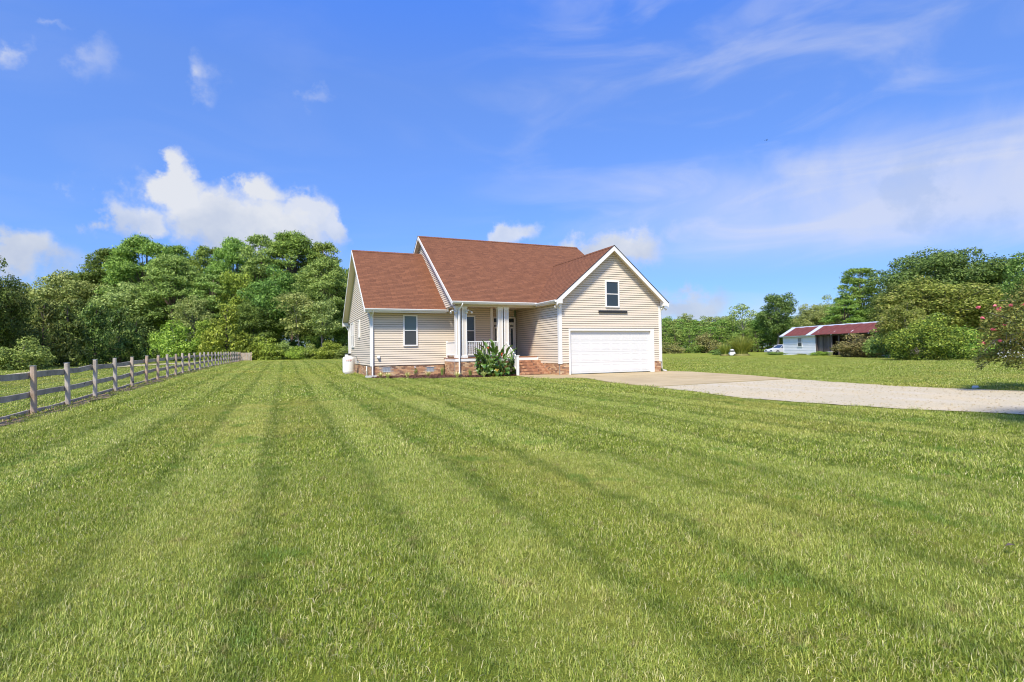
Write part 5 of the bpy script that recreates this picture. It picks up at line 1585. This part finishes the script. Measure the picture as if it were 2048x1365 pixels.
# ================================================================== fence along the left
def fence():
    U0 = -18.1; N0, N1 = -2, 28; SP = 2.04; V0 = -8.33
    org = H(U0, V0, 0)
    root = empty('wooden_fence', org, YAW)
    tag(root, 'weathered grey post and rail fence running back along the left lawn', 'fence')
    rng = random.Random(31)
    variants = []
    for k_ in range(4):
        mb = MB(); w = 0.048
        top = 1.07
        # octagonal-edged post with a slightly domed, darkened top
        prof = [(-w, -w + .018), (-w + .018, -w), (w - .018, -w), (w, -w + .018), (w, w - .018), (w - .018, w), (-w + .018, w), (-w, w - .018)]
        zs = [-0.3, 0.35, 0.75, top - 0.015]
        dx = [0, rng.uniform(-.006, .006), rng.uniform(-.008, .008), rng.uniform(-.008, .008)]
        b = 0
        for z, o_ in zip(zs, dx): mb.v += [(x + o_, y, z) for x, y in prof]
        mb.v += [(x * .86 + dx[3], y * .86, top) for x, y in prof]
        for r in range(4):
            for j in range(8):
                q = (j + 1) % 8; mb.f.append((r*8 + j, r*8 + q, (r+1)*8 + q, (r+1)*8 + j)); mb.sm.append(False)
        mb.f.append(tuple(range(32, 40))); mb.sm.append(False)
        me = mb.mesh('post'); me.materials.append(MATS['fence_wood']); variants.append(me)
    capm = MB().prism([(-.05, -.05, 0), (.05, -.05, 0), (.05, .05, 0), (-.05, .05, 0)], (0, 0, 0.012)).mesh('post_top'); capm.materials.append(MATS['grey_metal'])
    def zat(i):
        q = H(U0, V0 + SP * i, 0); return float(gz(q.x, q.y))
    for i in range(N0, N1 + 1):
        o = link('post', variants[(i * 7) % 4], root)
        o.location = (rng.uniform(-.008, .008), i * SP, zat(i) + rng.uniform(-.015, .02)); o.rotation_euler = (rng.uniform(-.022, .022), rng.uniform(-.022, .022), rng.choice((0, 1.5708, 3.1416)) + rng.uniform(-.05, .05))
        c = link('post_top', capm, o); c.location = (0, 0, 1.071)
    for i in range(N0 - 0, N1):
        z0, z1 = zat(i), zat(i + 1)
        for (zl, zh) in ((0.795, 0.925), (0.375, 0.495), (0.0, 0.10)):
            mb = MB(); a = -0.105; b = -0.066
            j0, j1, jb = rng.uniform(-.02, .02), rng.uniform(-.02, .02), rng.uniform(-.022, .006)
            L = SP / 2
            y0, y1 = -L + 0.0015, L - 0.0015; ym = 0.0; zm = (z0 + z1) / 2
            zc = zm
            mb.v += []
            P = []
            for (y, zz, jj) in ((y0, z0, j0), (ym, zm, jb), (y1, z1, j1)):
                P.append([(a, y, zz - zc + zl + jj), (b, y, zz - zc + zl + jj), (b, y, zz - zc + zh + jj), (a, y, zz - zc + zh + jj)])
            base = 0
            for ring in P: mb.v += ring
            for r in range(2):
                for j in range(4):
                    q = (j + 1) % 4; mb.f.append((r*4 + j, r*4 + q, (r+1)*4 + q, (r+1)*4 + j)); mb.sm.append(False)
            mb.f.append((3, 2, 1, 0)); mb.f.append((8, 9, 10, 11)); mb.sm += [False, False]
            o = mb.build('rail', MATS['rail_wood'], root)
            o.location = (0, (i + 0.5) * SP, zc)
    # welded wire stapled behind the rails
    mb = MB(); r = 0.0014
    def wire(p, q):
        p, q = Vector(p), Vector(q); t = (q - p).normalized(); s = Vector((1, 0, 0)) * r; s2 = t.cross(Vector((1, 0, 0))) * r
        mb.face([p - s2, q - s2, q + s2, p + s2])
    for i in range(N0, 14):
        z0, z1 = zat(i), zat(i + 1)
        for k_ in range(10):
            z = 0.05 + k_ * 0.095
            wire((-0.108, i * SP, z0 + z), (-0.108, (i + 1) * SP, z1 + z))
        for k_ in range(27):
            t = k_ / 27; y = (i + t) * SP; zz = z0 + (z1 - z0) * t
            wire((-0.1085, y, zz + 0.05), (-0.1085, y, zz + 0.91))
    mb.build('wire_mesh', MATS['grey_metal'], root)['kind'] = 'stuff'
    # bare soil along the foot of the fence
    vs = np.arange(V0 + SP * N0, V0 + SP * N1, 0.4)
    ms = MB(); rg = random.Random(8)
    pts = []
    for v in vs:
        a, b = U0 - 0.22 + rg.uniform(-.04, .04), U0 + 0.36 + rg.uniform(-.13, .13)
        A, B = H(a, v, 0), H(b, v, 0)
        pts.append(((A.x, A.y, float(gz(A.x, A.y)) + 0.02), (B.x, B.y, float(gz(B.x, B.y)) + 0.02)))
    for (a, b), (c, d) in zip(pts[:-1], pts[1:]): ms.face([a, b, d, c])
    o = ms.build('soil_strip', MATS['bare_soil']); tag(o, 'strip of bare brown soil along the foot of the fence', None, kind='structure')
    # closed section across the far end
    A = H(U0, V0 + SP * N1, 0); A.z = float(gz(A.x, A.y))
    g = empty('fence_gate', A, YAW)
    tag(g, 'boarded gate section at the far end of the post and rail fence', 'gate')
    for i in range(9):
        MB().box(0.08 + i * 0.115, 0.18 + i * 0.115, -0.02, 0.02, 0.05, 0.98).build('board', MATS['fence_wood'], g)
    MB().box(1.14, 1.27, -0.06, 0.06, -0.1, 1.05).build('post', MATS['fence_wood'], g)
    MB().box(0.07, 1.14, 0.022, 0.06, 0.2, 0.3).build('brace', MATS['fence_wood'], g); MB().box(0.07, 1.14, 0.022, 0.06, 0.75, 0.85).build('brace', MATS['fence_wood'], g)
fence()
def lane():
    ms = MB(); pts = []
    def hit(px, py):
        z = 0.3
        for _ in range(6):
            p = gpt(px, py, z); z = float(gz(p.x, p.y))
        return p
    cl = [hit(-40, 764), hit(60, 753), hit(114, 744.5), hit(190, 738), hit(262, 733.5), hit(330, 729.5), hit(385, 727)]
    cl = [a.lerp(b, q / 8) for a, b in zip(cl[:-1], cl[1:]) for q in range(8)] + [cl[-1]]
    for i, p in enumerate(cl):
        t = (cl[min(i + 1, len(cl) - 1)] - cl[max(i - 1, 0)]); t.z = 0; t.normalize(); s = Vector((-t.y, t.x, 0)) * 1.25
        a, b = p - s, p + s
        pts.append(((a.x, a.y, float(gz(a.x, a.y)) + 0.07), (b.x, b.y, float(gz(b.x, b.y)) + 0.07)))
    for (a, b), (c, d) in zip(pts[:-1], pts[1:]): ms.face([a, b, d, c])
    tag(ms.build('lane', MATS['gravel']), 'grey gravel lane behind the fence', None, kind='structure')
lane()

# ================================================================== sheds and oddments on the right
def shed():
    A = spot(1567, 73.0); B = spot(1740, 58.0)
    rz = math.atan2(B.y - A.y, B.x - A.x)
    s = empty('shed', (A.x, A.y, A.z), rz)
    tag(s, 'long low shed, white boarded end and open side under a rust-red tin roof', 'shed')
    # local: x along the front to the right, +y into the building when seen from the front is +y
    WL, TL, DP, EZ, RZ = 6.4, 17.6, 3.4, 2.42, 3.72
    nb = 12; bh = EZ / nb
    w = MB().box(0.02, WL - 0.02, 0.03, 0.12, 0, EZ).box(0.02, 0.12, 0.12, DP, 0, EZ).build('white_wall', MATS['old_white_boards'], s)
    for i in range(nb):
        z = i * bh
        mb = MB().hexa([(0, 0.0, z), (WL, 0.0, z), (WL, 0.03, z), (0, 0.03, z), (0, 0.022, z + bh), (WL, 0.022, z + bh), (WL, 0.03, z + bh), (0, 0.03, z + bh)])
        mb.build('board', MATS['old_white_boards'], w)
    MB().box(-0.03, 0.09, -0.03, 0.03, 0, EZ).build('corner_board', MATS['old_white_boards'], s)
    wf = MB()
    x0, x1, z0, z1 = 3.0, 3.95, 1.12, 2.22
    wf.box(x0, x0 + .09, -.05, -.005, z0, z1).box(x1 - .09, x1, -.05, -.005, z0, z1).box(x0, x1, -.05, -.005, z0 - .08, z0).box(x0, x1, -.05, -.005, z1, z1 + .08).box(x0 + .09, x1 - .09, -.045, -.005, (z0+z1)/2 - .03, (z0+z1)/2 + .03)
    win = wf.build('window', MATS['old_white_boards'], s)
    MB().box(x0 + .09, x1 - .09, -.02, -.008, z0, (z0+z1)/2 - .03).build('glass_pane', MATS['screen_mesh'], win)
    MB().box(x0 + .09, x1 - .09, -.02, -.008, (z0+z1)/2 + .03, z1).build('glass_pane', MATS['curtain'], win)
    MB().box(0.0, TL, DP, DP + 0.1, 0, EZ).box(TL - .1, TL, 0.2, DP, 0, EZ).build('back_wall', MATS['barn_wood'], s)
    MB().box(WL, WL + 0.1, 0.12, DP, 0, EZ + .3).build('cross_wall', MATS['barn_wood'], s)
    x = WL + 0.02; rng = random.Random(4); i = 0
    while x < 16:
        wd = rng.uniform(0.2, 0.3); gap = 9.0 < x < 10.2
        dy = 0.25 if x < 9 else 1.1
        if not gap:
            MB().box(x, x + wd - 0.02, dy, dy + 0.03, 0, EZ - rng.uniform(0, .1)).build('plank', MATS['barn_wood'], s)
        x += wd
    for px_ in (WL + .1, 9.1, 10.3, 13.0, 16.0, 17.3): MB().box(px_, px_ + .14, 0.02, 0.16, 0, EZ).build('post', MATS['barn_wood'], s)
    MB().box(WL, TL, -0.02, 0.10, EZ - 0.04, EZ + 0.12).build('eave_beam', MATS['barn_wood'], s)
    for i in range(12):
        xx = WL + 0.3 + i * 0.95
        MB().prism([(xx, -0.32, EZ - 0.01), (xx + .07, -0.32, EZ - 0.01), (xx + .07, -0.32, EZ + .10), (xx, -0.32, EZ + .10)], (0, 0.6, 0.40)).build('rafter_tail', MATS['old_white_boards'] if i % 3 == 0 else MATS['barn_wood'], s)
    MB().box(-0.35, WL + .2, -0.30, -0.25, EZ - 0.02, EZ + 0.12).build('eave_board', MATS['old_white_boards'], s)
    # corrugated sheets, front and back slope
    def sheet(nm):
        mb = MB(); n = 12; wd = 0.92
        ey, ez = -0.35, EZ + 0.10; ry, rzz = DP / 2, RZ
        for i in range(n):
            a, b = wd * i / n, wd * (i + 1) / n
            za, zb = (0.018 if i % 2 else 0.0), (0.0 if i % 2 else 0.018)
            mb.face([(a, ey, ez + za), (b, ey, ez + zb), (b, ry, rzz + zb), (a, ry, rzz + za)])
        return mb.mesh(nm)
    red, tin = sheet('roof_sheet'), sheet('roof_sheet')
    red.materials.append(MATS['rusty_tin']); tin.materials.append(MATS['old_tin_grey'])
    n = 20
    for i in range(n):
        me = tin if i in (0, 6) else red
        o = link('roof_sheet', me, s); o.location = (-0.5 + i * 0.915, 0, 0.0 + (0.012 if i % 2 else 0))
        o = link('roof_sheet', red, s); o.location = (-0.5 + (i + 1) * 0.915, DP, 0.0 + (0.012 if i % 2 else 0)); o.rotation_euler = (0, 0, math.pi)
    MB().prism([(-0.55, DP/2 - .16, RZ - .09), (-0.55, DP/2, RZ + .05), (-0.55, DP/2 + .16, RZ - .09)], (18.5, 0, 0)).build('ridge_cap', MATS['old_tin_grey'], s)
    MB().face([(0.02, 0.05, EZ), (0.02, DP, EZ), (0.02, DP / 2, RZ - .05)]).build('gable', MATS['old_white_boards'], s)
    b = spot(1660, 63.5)
    t = empty('basin', b, 0.3); tag(t, 'white enamel basin standing in the weeds before the open shed', 'basin')
    MB().lathe([(0.22, 0.0), (0.34, 0.40), (0.37, 0.44), (0.32, 0.44), (0.20, 0.05)], 18).build('bowl', MATS['plain_white'], t)
    MB().lathe([(0.378, 0.435), (0.378, 0.46), (0.33, 0.46), (0.33, 0.445)], 18).build('rim', MATS['plain_white'], t)
shed()
def barn():
    p = spot(1948, 62); b = empty('barn', p, R(-38))
    tag(b, 'old grey barn with a broken red tin roof half hidden by shrubs', 'barn')
    Wd, Ln, EZ, RZ = 5.0, 6.5, 3.2, 4.7
    for i in range(20):
        x = -Wd / 2 + i * Wd / 20; zt = EZ + (RZ - EZ) * (1 - abs(x + .12) / (Wd / 2))
        MB().box(x, x + Wd / 20 - .015, -.03, 0, 0, zt - 0.1).build('plank', MATS['barn_wood'], b)
    for sx in (-1, 1):
        for i in range(26):
            y = i * Ln / 26
            MB().box(sx * Wd / 2 - .02, sx * Wd / 2 + .02, y, y + Ln / 26 - .015, 0, EZ).build('plank', MATS['barn_wood'], b)
        for i in range(7):
            y = -0.3 + i * 1.0
            MB().prism([(sx * (Wd/2 + .35), y, EZ - .2), (0, y, RZ), (0, y, RZ + .03), (sx * (Wd/2 + .35), y, EZ - .17)], (0, 0.98, 0)).build('roof_sheet', MATS['old_tin_grey'] if i == 2 else MATS['rusty_tin'], b)
    MB().box(-Wd/2, Wd/2, Ln, Ln + .05, 0, EZ).build('back_wall', MATS['barn_wood'], b)
    p = spot(1895, 47)
    f = empty('white_fence', p, R(-40)); tag(f, 'low white board fence glimpsed behind the vine thicket', 'fence')
    for i in range(6): MB().box(i * 1.6 - .05, i * 1.6 + .05, -.05, .05, -.1, 0.95).build('post', MATS['plain_white'], f)
    for i in range(5):
        for z in (0.10, 0.36, 0.62): MB().box(i * 1.6 + .05, (i + 1) * 1.6 - .05, -.02, .02, z, z + .2).build('board', MATS['plain_white'], f)
barn()
def car():
    p = spot(1537, 77); c = empty('parked_car', p, R(14))
    tag(c, 'silver saloon car parked behind the left end of the white shed', 'car')
    prof = [(0.0, 0.32), (-0.02, 0.55), (0.08, 0.68), (1.05, 0.88), (1.35, 0.93), (2.05, 1.36), (3.1, 1.40), (3.75, 1.05), (4.45, 0.98), (4.55, 0.7), (4.5, 0.32)]
    W = 0.86
    mb = MB()
    lower = [(0.0, 0.32), (-0.02, 0.55), (0.08, 0.68), (1.05, 0.86), (1.35, 0.92), (3.75, 0.98), (4.45, 0.96), (4.55, 0.7), (4.5, 0.32)]
    mb.prism([(x, -W, z) for x, z in lower], (0, 2 * W, 0))
    body = mb.build('body', MATS['car_paint'], c)
    cab = [(1.38, 0.925), (2.05, 1.36), (3.1, 1.40), (3.72, 0.985)]
    MB().hexa([(1.38, -W + .06, .925), (3.72, -W + .06, .98), (3.72, W - .06, .98), (1.38, W - .06, .925), (2.05, -W + .2, 1.36), (3.1, -W + .2, 1.38), (3.1, W - .2, 1.38), (2.05, W - .2, 1.36)]).build('glasshouse', MATS['car_glass'], c)
    MB().hexa([(2.0, -W + .17, 1.362), (3.15, -W + .17, 1.382), (3.15, W - .17, 1.382), (2.0, W - .17, 1.362), (2.1, -W + .25, 1.42), (3.05, -W + .25, 1.43), (3.05, W - .25, 1.43), (2.1, W - .25, 1.42)]).build('car_roof', MATS['car_paint'], c)
    for y in (-W, W):
        for x0, x1 in (((1.34, .93), (2.03, 1.38)), ((2.55, .95), (2.6, 1.38)), ((3.74, .98), (3.12, 1.40))):
            MB().tube([(x0[0], y * 0.95, x0[1]), (x1[0], y * 0.78, x1[1])], 0.035, 5).build('pillar', MATS['car_paint'], c)
        for x in (0.85, 3.65):
            wl = MB()
            n = 16
            for k_ in range(n):
                a0, a1 = 6.2832 * k_ / n, 6.2832 * (k_ + 1) / n
                s = 0.09 if y > 0 else -0.09
                wl.face([(x, y * 1.01, .31), (x + .31 * math.cos(a0), y * 1.01, .31 + .31 * math.sin(a0)), (x + .31 * math.cos(a1), y * 1.01, .31 + .31 * math.sin(a1))])
                wl.face([(x + .31 * math.cos(a0), y * 1.01, .31 + .31 * math.sin(a0)), (x + .31 * math.cos(a1), y * 1.01, .31 + .31 * math.sin(a1)), (x + .31 * math.cos(a1), y * 1.01 - 2 * s, .31 + .31 * math.sin(a1)), (x + .31 * math.cos(a0), y * 1.01 - 2 * s, .31 + .31 * math.sin(a0))])
            wo = wl.build('wheel', MATS['rubber'], c)
            MB().tube([(x, y * 1.012, .31), (x, y * 1.02, .31)], 0.18, 12).build('rim', MATS['grey_metal'], wo)
        MB().box(-0.035, 0.06, y * 0.62 - .18, y * 0.62 + .18, 0.53, 0.64).build('headlight', MATS['car_glass'], c)
    MB().box(-0.07, 0.03, -W * .98, W * .98, 0.34, 0.48).build('bumper', MATS['grey_metal'], c)
    q = spot(1463, 75); k_ = empty('pump_house', q, R(8))
    tag(k_, 'little white pump house between the two tall grass clumps', 'pump house')
    MB().box(-.42, .42, -.36, .36, 0, .52).build('white_box', MATS['plain_white'], k_)
    MB().box(-.44, .44, -.38, .38, .52, .68).build('brown_band', MATS['barn_wood'], k_)
    MB().prism([(-.55, -.5, .68), (.55, -.5, .68), (.55, -.5, .74), (-.55, -.5, .74)], (0, 1.0, 0.12)).build('lid', MATS['plain_white'], k_)
car()
def oddments():
    p = spot(1791, 52); t = empty('plank_pile', p, R(-30))
    tag(t, 'grey planks laid across blocks between the shrubs on the right', 'planks')
    for x in (-.7, .5): MB().box(x - .15, x + .15, -.3, .3, -.05, .22).build('block', MATS['concrete_block'], t)
    for i in range(4): MB().box(-1.15 + i * .05, 1.0 + i * .06, -.4 + i * .2, -.22 + i * .2, .22, .28).build('plank', MATS['fence_wood'], t)
    MB().box(-.5, 1.3, -.15, .05, .28, .34).build('plank', MATS['old_white_boards'], t)
    p = gpt(1951, 776.5, 0.02)
    mb = MB(); rng = random.Random(6); ring = []
    for zz, s in ((-.03, .9), (.03, 1.0), (.06, .7)):
        ring.append([(s * .10 * math.cos(a * .785) * rng.uniform(.8, 1.15), s * .07 * math.sin(a * .785) * rng.uniform(.8, 1.15), zz + rng.uniform(-.008, .008)) for a in range(8)])
    for r in ring: mb.v += r
    for r in range(2):
        for j in range(8):
            q = (j + 1) % 8; mb.f.append((r*8+j, r*8+q, (r+1)*8+q, (r+1)*8+j)); mb.sm.append(False)
    mb.f.append(tuple(range(16, 24))); mb.sm.append(False)
    o = mb.build('stone', MATS['stone_white']); o.location = p
    tag(o, 'flat white stone lying at the far edge of the gravel drive', 'stone')
    p = gpt(2010, 1092, 0.055)
    mb = MB(); 
    for a, b, c in (((0, 0, 0), (.035, .018, .012), (.06, 0, .006)), ((0, 0, 0), (.06, 0, .006), (.035, -.02, .014))): mb.face([a, b, c])
    mb.face([(0, 0, -.002), (-.03, .002, .004), (-.03, -.002, .004)])
    o = mb.build('fallen_leaf', MATS['barn_wood']); o.location = p
    tag(o, 'single reddish fallen leaf on the lawn near the right edge', 'leaf')
    p = at(1533, 281, 60); t = empty('bird', p, 0.4); tag(t, 'tiny dark bird flying in the blue sky', 'bird')
    MB().tube([(-.13, 0, 0), (-.05, 0, .01), (.05, 0, .01), (.10, 0, .02), (.14, 0, .01)], [.008, .03, .035, .022, .003], 8).build('body', MATS['bird_dark'], t)
    for sy in (-1, 1):
        MB().face([(.05, 0, .02), (-.04, 0, .02), (-.06, sy * .14, .07), (.02, sy * .13, .07)]).face([(.02, sy * .13, .07), (-.06, sy * .14, .07), (-.09, sy * .27, .03)]).build('wing', MATS['bird_dark'], t)
oddments()

# ================================================================== the lawn's grass
def grass():
    rng = np.random.default_rng(11)
    lib = bpy.data.collections.new('grass_tufts')          # templates only, never linked to the scene
    def tuft(nm, n, rad, lmin, lmax, w, segs):
        V = []; Fq = []
        for i in range(n):
            r = rad * math.sqrt(rng.random()); a = rng.uniform(0, 6.283)
            bx, by = r * math.cos(a), r * math.sin(a)
            L = rng.uniform(lmin, lmax); az = rng.normal(0, 1.7); tilt = abs(rng.normal(0.80, 0.45))
            dx, dy = math.cos(az), math.sin(az); sx, sy = -dy * w, dx * w
            tw = rng.uniform(-0.6, 0.6); sx, sy = sx * math.cos(tw) + dx * w * math.sin(tw), sy * math.cos(tw) + dy * w * math.sin(tw)
            b = len(V)
            st, ct = math.sin(tilt * .6), math.cos(tilt * .6); s2, c2 = math.sin(min(1.5, tilt * 1.35)), math.cos(min(1.5, tilt * 1.35))
            m_ = (bx + dx * L * .5 * st, by + dy * L * .5 * st, L * .5 * ct)
            e = (m_[0] + dx * L * .5 * s2, m_[1] + dy * L * .5 * s2, m_[2] + L * .5 * c2)
            V += [(bx - sx, by - sy, -0.004), (bx + sx, by + sy, -0.004), (m_[0] + sx * .8, m_[1] + sy * .8, m_[2]), (m_[0] - sx * .8, m_[1] - sy * .8, m_[2]), e, (e[0] + sx * .1, e[1] + sy * .1, e[2])]
            Fq += [(b, b + 1, b + 2, b + 3), (b + 3, b + 2, b + 5, b + 4)]
        me = arr_mesh(nm, np.array(V), np.array(Fq))
        me.materials.append(MATS['grass_blade'])
        o = bpy.data.objects.new(nm, me); lib.objects.link(o)
    for i in range(5): tuft('tuft_%02d' % i, 80, 0.12, 0.016, 0.046, 0.0015, 2)
    for i in range(5, 9): tuft('tuft_%02d' % i, 90, 0.21, 0.022, 0.050, 0.0034, 2)
    for i in range(9, 12): tuft('tuft_%02d' % i, 130, 0.50, 0.025, 0.055, 0.008, 2)
    P = []; RT = []; SC = []; ID = []
    def ring(r0, r1, dens, ids, smin, smax, half=56):
        A = R(half)
        n = int(A * (r1 * r1 - r0 * r0) * dens)
        r = np.sqrt(rng.uniform(r0 * r0, r1 * r1, n)); a = rng.uniform(-A, A, n)
        x, y = r * np.sin(a), r * np.cos(a)
        u, v = UV(x, y)
        ok = np.ones(n, bool)
        ok &= ~((u > -9.1) & (u < 5.7) & (v > 4.3) & (v < 16))
        ok &= ~((u > -5.3) & (u < 5.7) & (v > 0.0) & (v < 16))
        ok &= ~((u > -18.30) & (u < -17.80) & (v > -12))
        idx = np.where(ok)[0]
        bad = []
        mg = 0.06 if r1 < 7 else (0.14 if r1 < 15 else 0.36)
        offs = [(0, 0), (mg, 0), (-mg, 0), (0, mg), (0, -mg)]
        for q in idx:
            uu, vv = u[q], v[q]
            if -10 < uu < 7.2 and vv < 5:
                for du, dv in offs:
                    a_, b_ = uu + du, vv + dv
                    if (b_ < -8.3 and in_poly(a_, b_, GRAVEL)) or in_poly(a_, b_, WALK) or in_poly(a_, b_, MULCH) or any(in_poly(a_, b_, s) for s in SLABS):
                        bad.append(q); break
        ok[bad] = False
        x, y, u = x[ok], y[ok], u[ok]
        n = len(x)
        z = gz(x, y)
        k_ = np.floor((u - STRIPE0) / STW).astype(int)
        head = YAW + np.where(k_ % 2 == 0, math.pi / 2, -math.pi / 2) + rng.normal(0, 1.25, n)
        P.append(np.stack([x, y, z], -1)); RT.append(np.stack([rng.normal(0, .06, n), rng.normal(0, .06, n), head], -1))
        lush = 0.5 + 0.5 * np.sin(x * 1.7 + 1.3 * np.sin(y * 1.1)) * np.sin(y * 1.9 + 0.7 * x)
        SC.append(rng.uniform(smin, smax, n) * (0.85 + 0.3 * lush)); ID.append(rng.choice(ids, n))
    ring(1.3, 6.5, 230, range(0, 5), 0.65, 1.15)
    ring(6.5, 15.0, 85, range(5, 9), 0.7, 1.15)
    ring(15.0, 32.0, 17, range(9, 12), 0.7, 1.1, 54)
    ring(32.0, 62.0, 4.0, range(9, 12), 1.0, 1.5, 52)
    # longer grass left standing at the foot of the fence and along the drive edges
    def edge_tufts(pts, dens, wdt, smin, smax):
        X = []
        for (a, b) in zip(pts[:-1], pts[1:]):
            L = math.hypot(b[0] - a[0], b[1] - a[1]); m_ = int(L * dens) + 1
            t = rng.random(m_); X.append(np.stack([a[0] + (b[0] - a[0]) * t + rng.normal(0, wdt, m_), a[1] + (b[1] - a[1]) * t + rng.normal(0, wdt, m_)], -1))
        X = np.concatenate(X); n = len(X)
        x = P0.x + X[:, 0] * CY_ - X[:, 1] * SY_; y = P0.y + X[:, 0] * SY_ + X[:, 1] * CY_
        P.append(np.stack([x, y, gz(x, y)], -1)); RT.append(np.stack([rng.normal(0, .1, n), rng.normal(0, .1, n), rng.uniform(0, 6.28, n)], -1))
        SC.append(rng.uniform(smin, smax, n)); ID.append(rng.choice(range(5, 9), n))
    edge_tufts([(-18.30, -12), (-18.30, 30)], 5, 0.05, 0.6, 2.0)
    edge_tufts([(-18.02, -12), (-18.02, 30)], 0.8, 0.05, 0.4, 1.2)
    edge_tufts(NEAR[:8], 7, 0.10, 0.35, 0.9)
    edge_tufts(FAR_[:7], 7, 0.12, 0.35, 0.9)
    edge_tufts([(-2.05, -9.1), (-1.9, -6.6), (-1.0, -3.25), (-1.14, -2.9), (-2.5, -2.6), (-2.95, -1.4)], 6, 0.05, 0.35, 0.7)
    P_ = np.concatenate(P); n = len(P_)
    me = bpy.data.meshes.new('lawn_grass')
    me.vertices.add(n); me.vertices.foreach_set('co', P_.astype(np.float32).ravel())
    a = me.attributes.new('rot', 'FLOAT_VECTOR', 'POINT'); a.data.foreach_set('vector', np.concatenate(RT).astype(np.float32).ravel())
    a = me.attributes.new('scl', 'FLOAT', 'POINT'); a.data.foreach_set('value', np.concatenate(SC).astype(np.float32))
    a = me.attributes.new('idx', 'INT', 'POINT'); a.data.foreach_set('value', np.concatenate(ID).astype(np.int32))
    me.update()
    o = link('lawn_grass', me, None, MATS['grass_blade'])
    tag(o, 'short mown grass blades covering the whole lawn', 'grass', kind='stuff')
    ng = bpy.data.node_groups.new('scatter_grass', 'GeometryNodeTree')
    ng.interface.new_socket('Geometry', in_out='INPUT', socket_type='NodeSocketGeometry')
    ng.interface.new_socket('Geometry', in_out='OUTPUT', socket_type='NodeSocketGeometry')
    N = ng.nodes; gi = N.new('NodeGroupInput'); go = N.new('NodeGroupOutput')
    iop = N.new('GeometryNodeInstanceOnPoints'); ci = N.new('GeometryNodeCollectionInfo')
    ci.inputs['Collection'].default_value = lib; ci.inputs['Separate Children'].default_value = True; ci.inputs['Reset Children'].default_value = True
    def attr(nm, typ):
        q = N.new('GeometryNodeInputNamedAttribute'); q.data_type = typ; q.inputs[0].default_value = nm; return q.outputs[0]
    lk = ng.links.new
    lk(gi.outputs[0], iop.inputs['Points']); lk(ci.outputs[0], iop.inputs['Instance'])
    iop.inputs['Pick Instance'].default_value = True
    lk(attr('idx', 'INT'), iop.inputs['Instance Index'])
    e2r = N.new('FunctionNodeEulerToRotation'); lk(attr('rot', 'FLOAT_VECTOR'), e2r.inputs[0]); lk(e2r.outputs[0], iop.inputs['Rotation'])
    lk(attr('scl', 'FLOAT'), iop.inputs['Scale'])
    lk(iop.outputs[0], go.inputs[0])
    md = o.modifiers.new('scatter', 'NODES'); md.node_group = ng
    print('grass tufts', n)
grass()
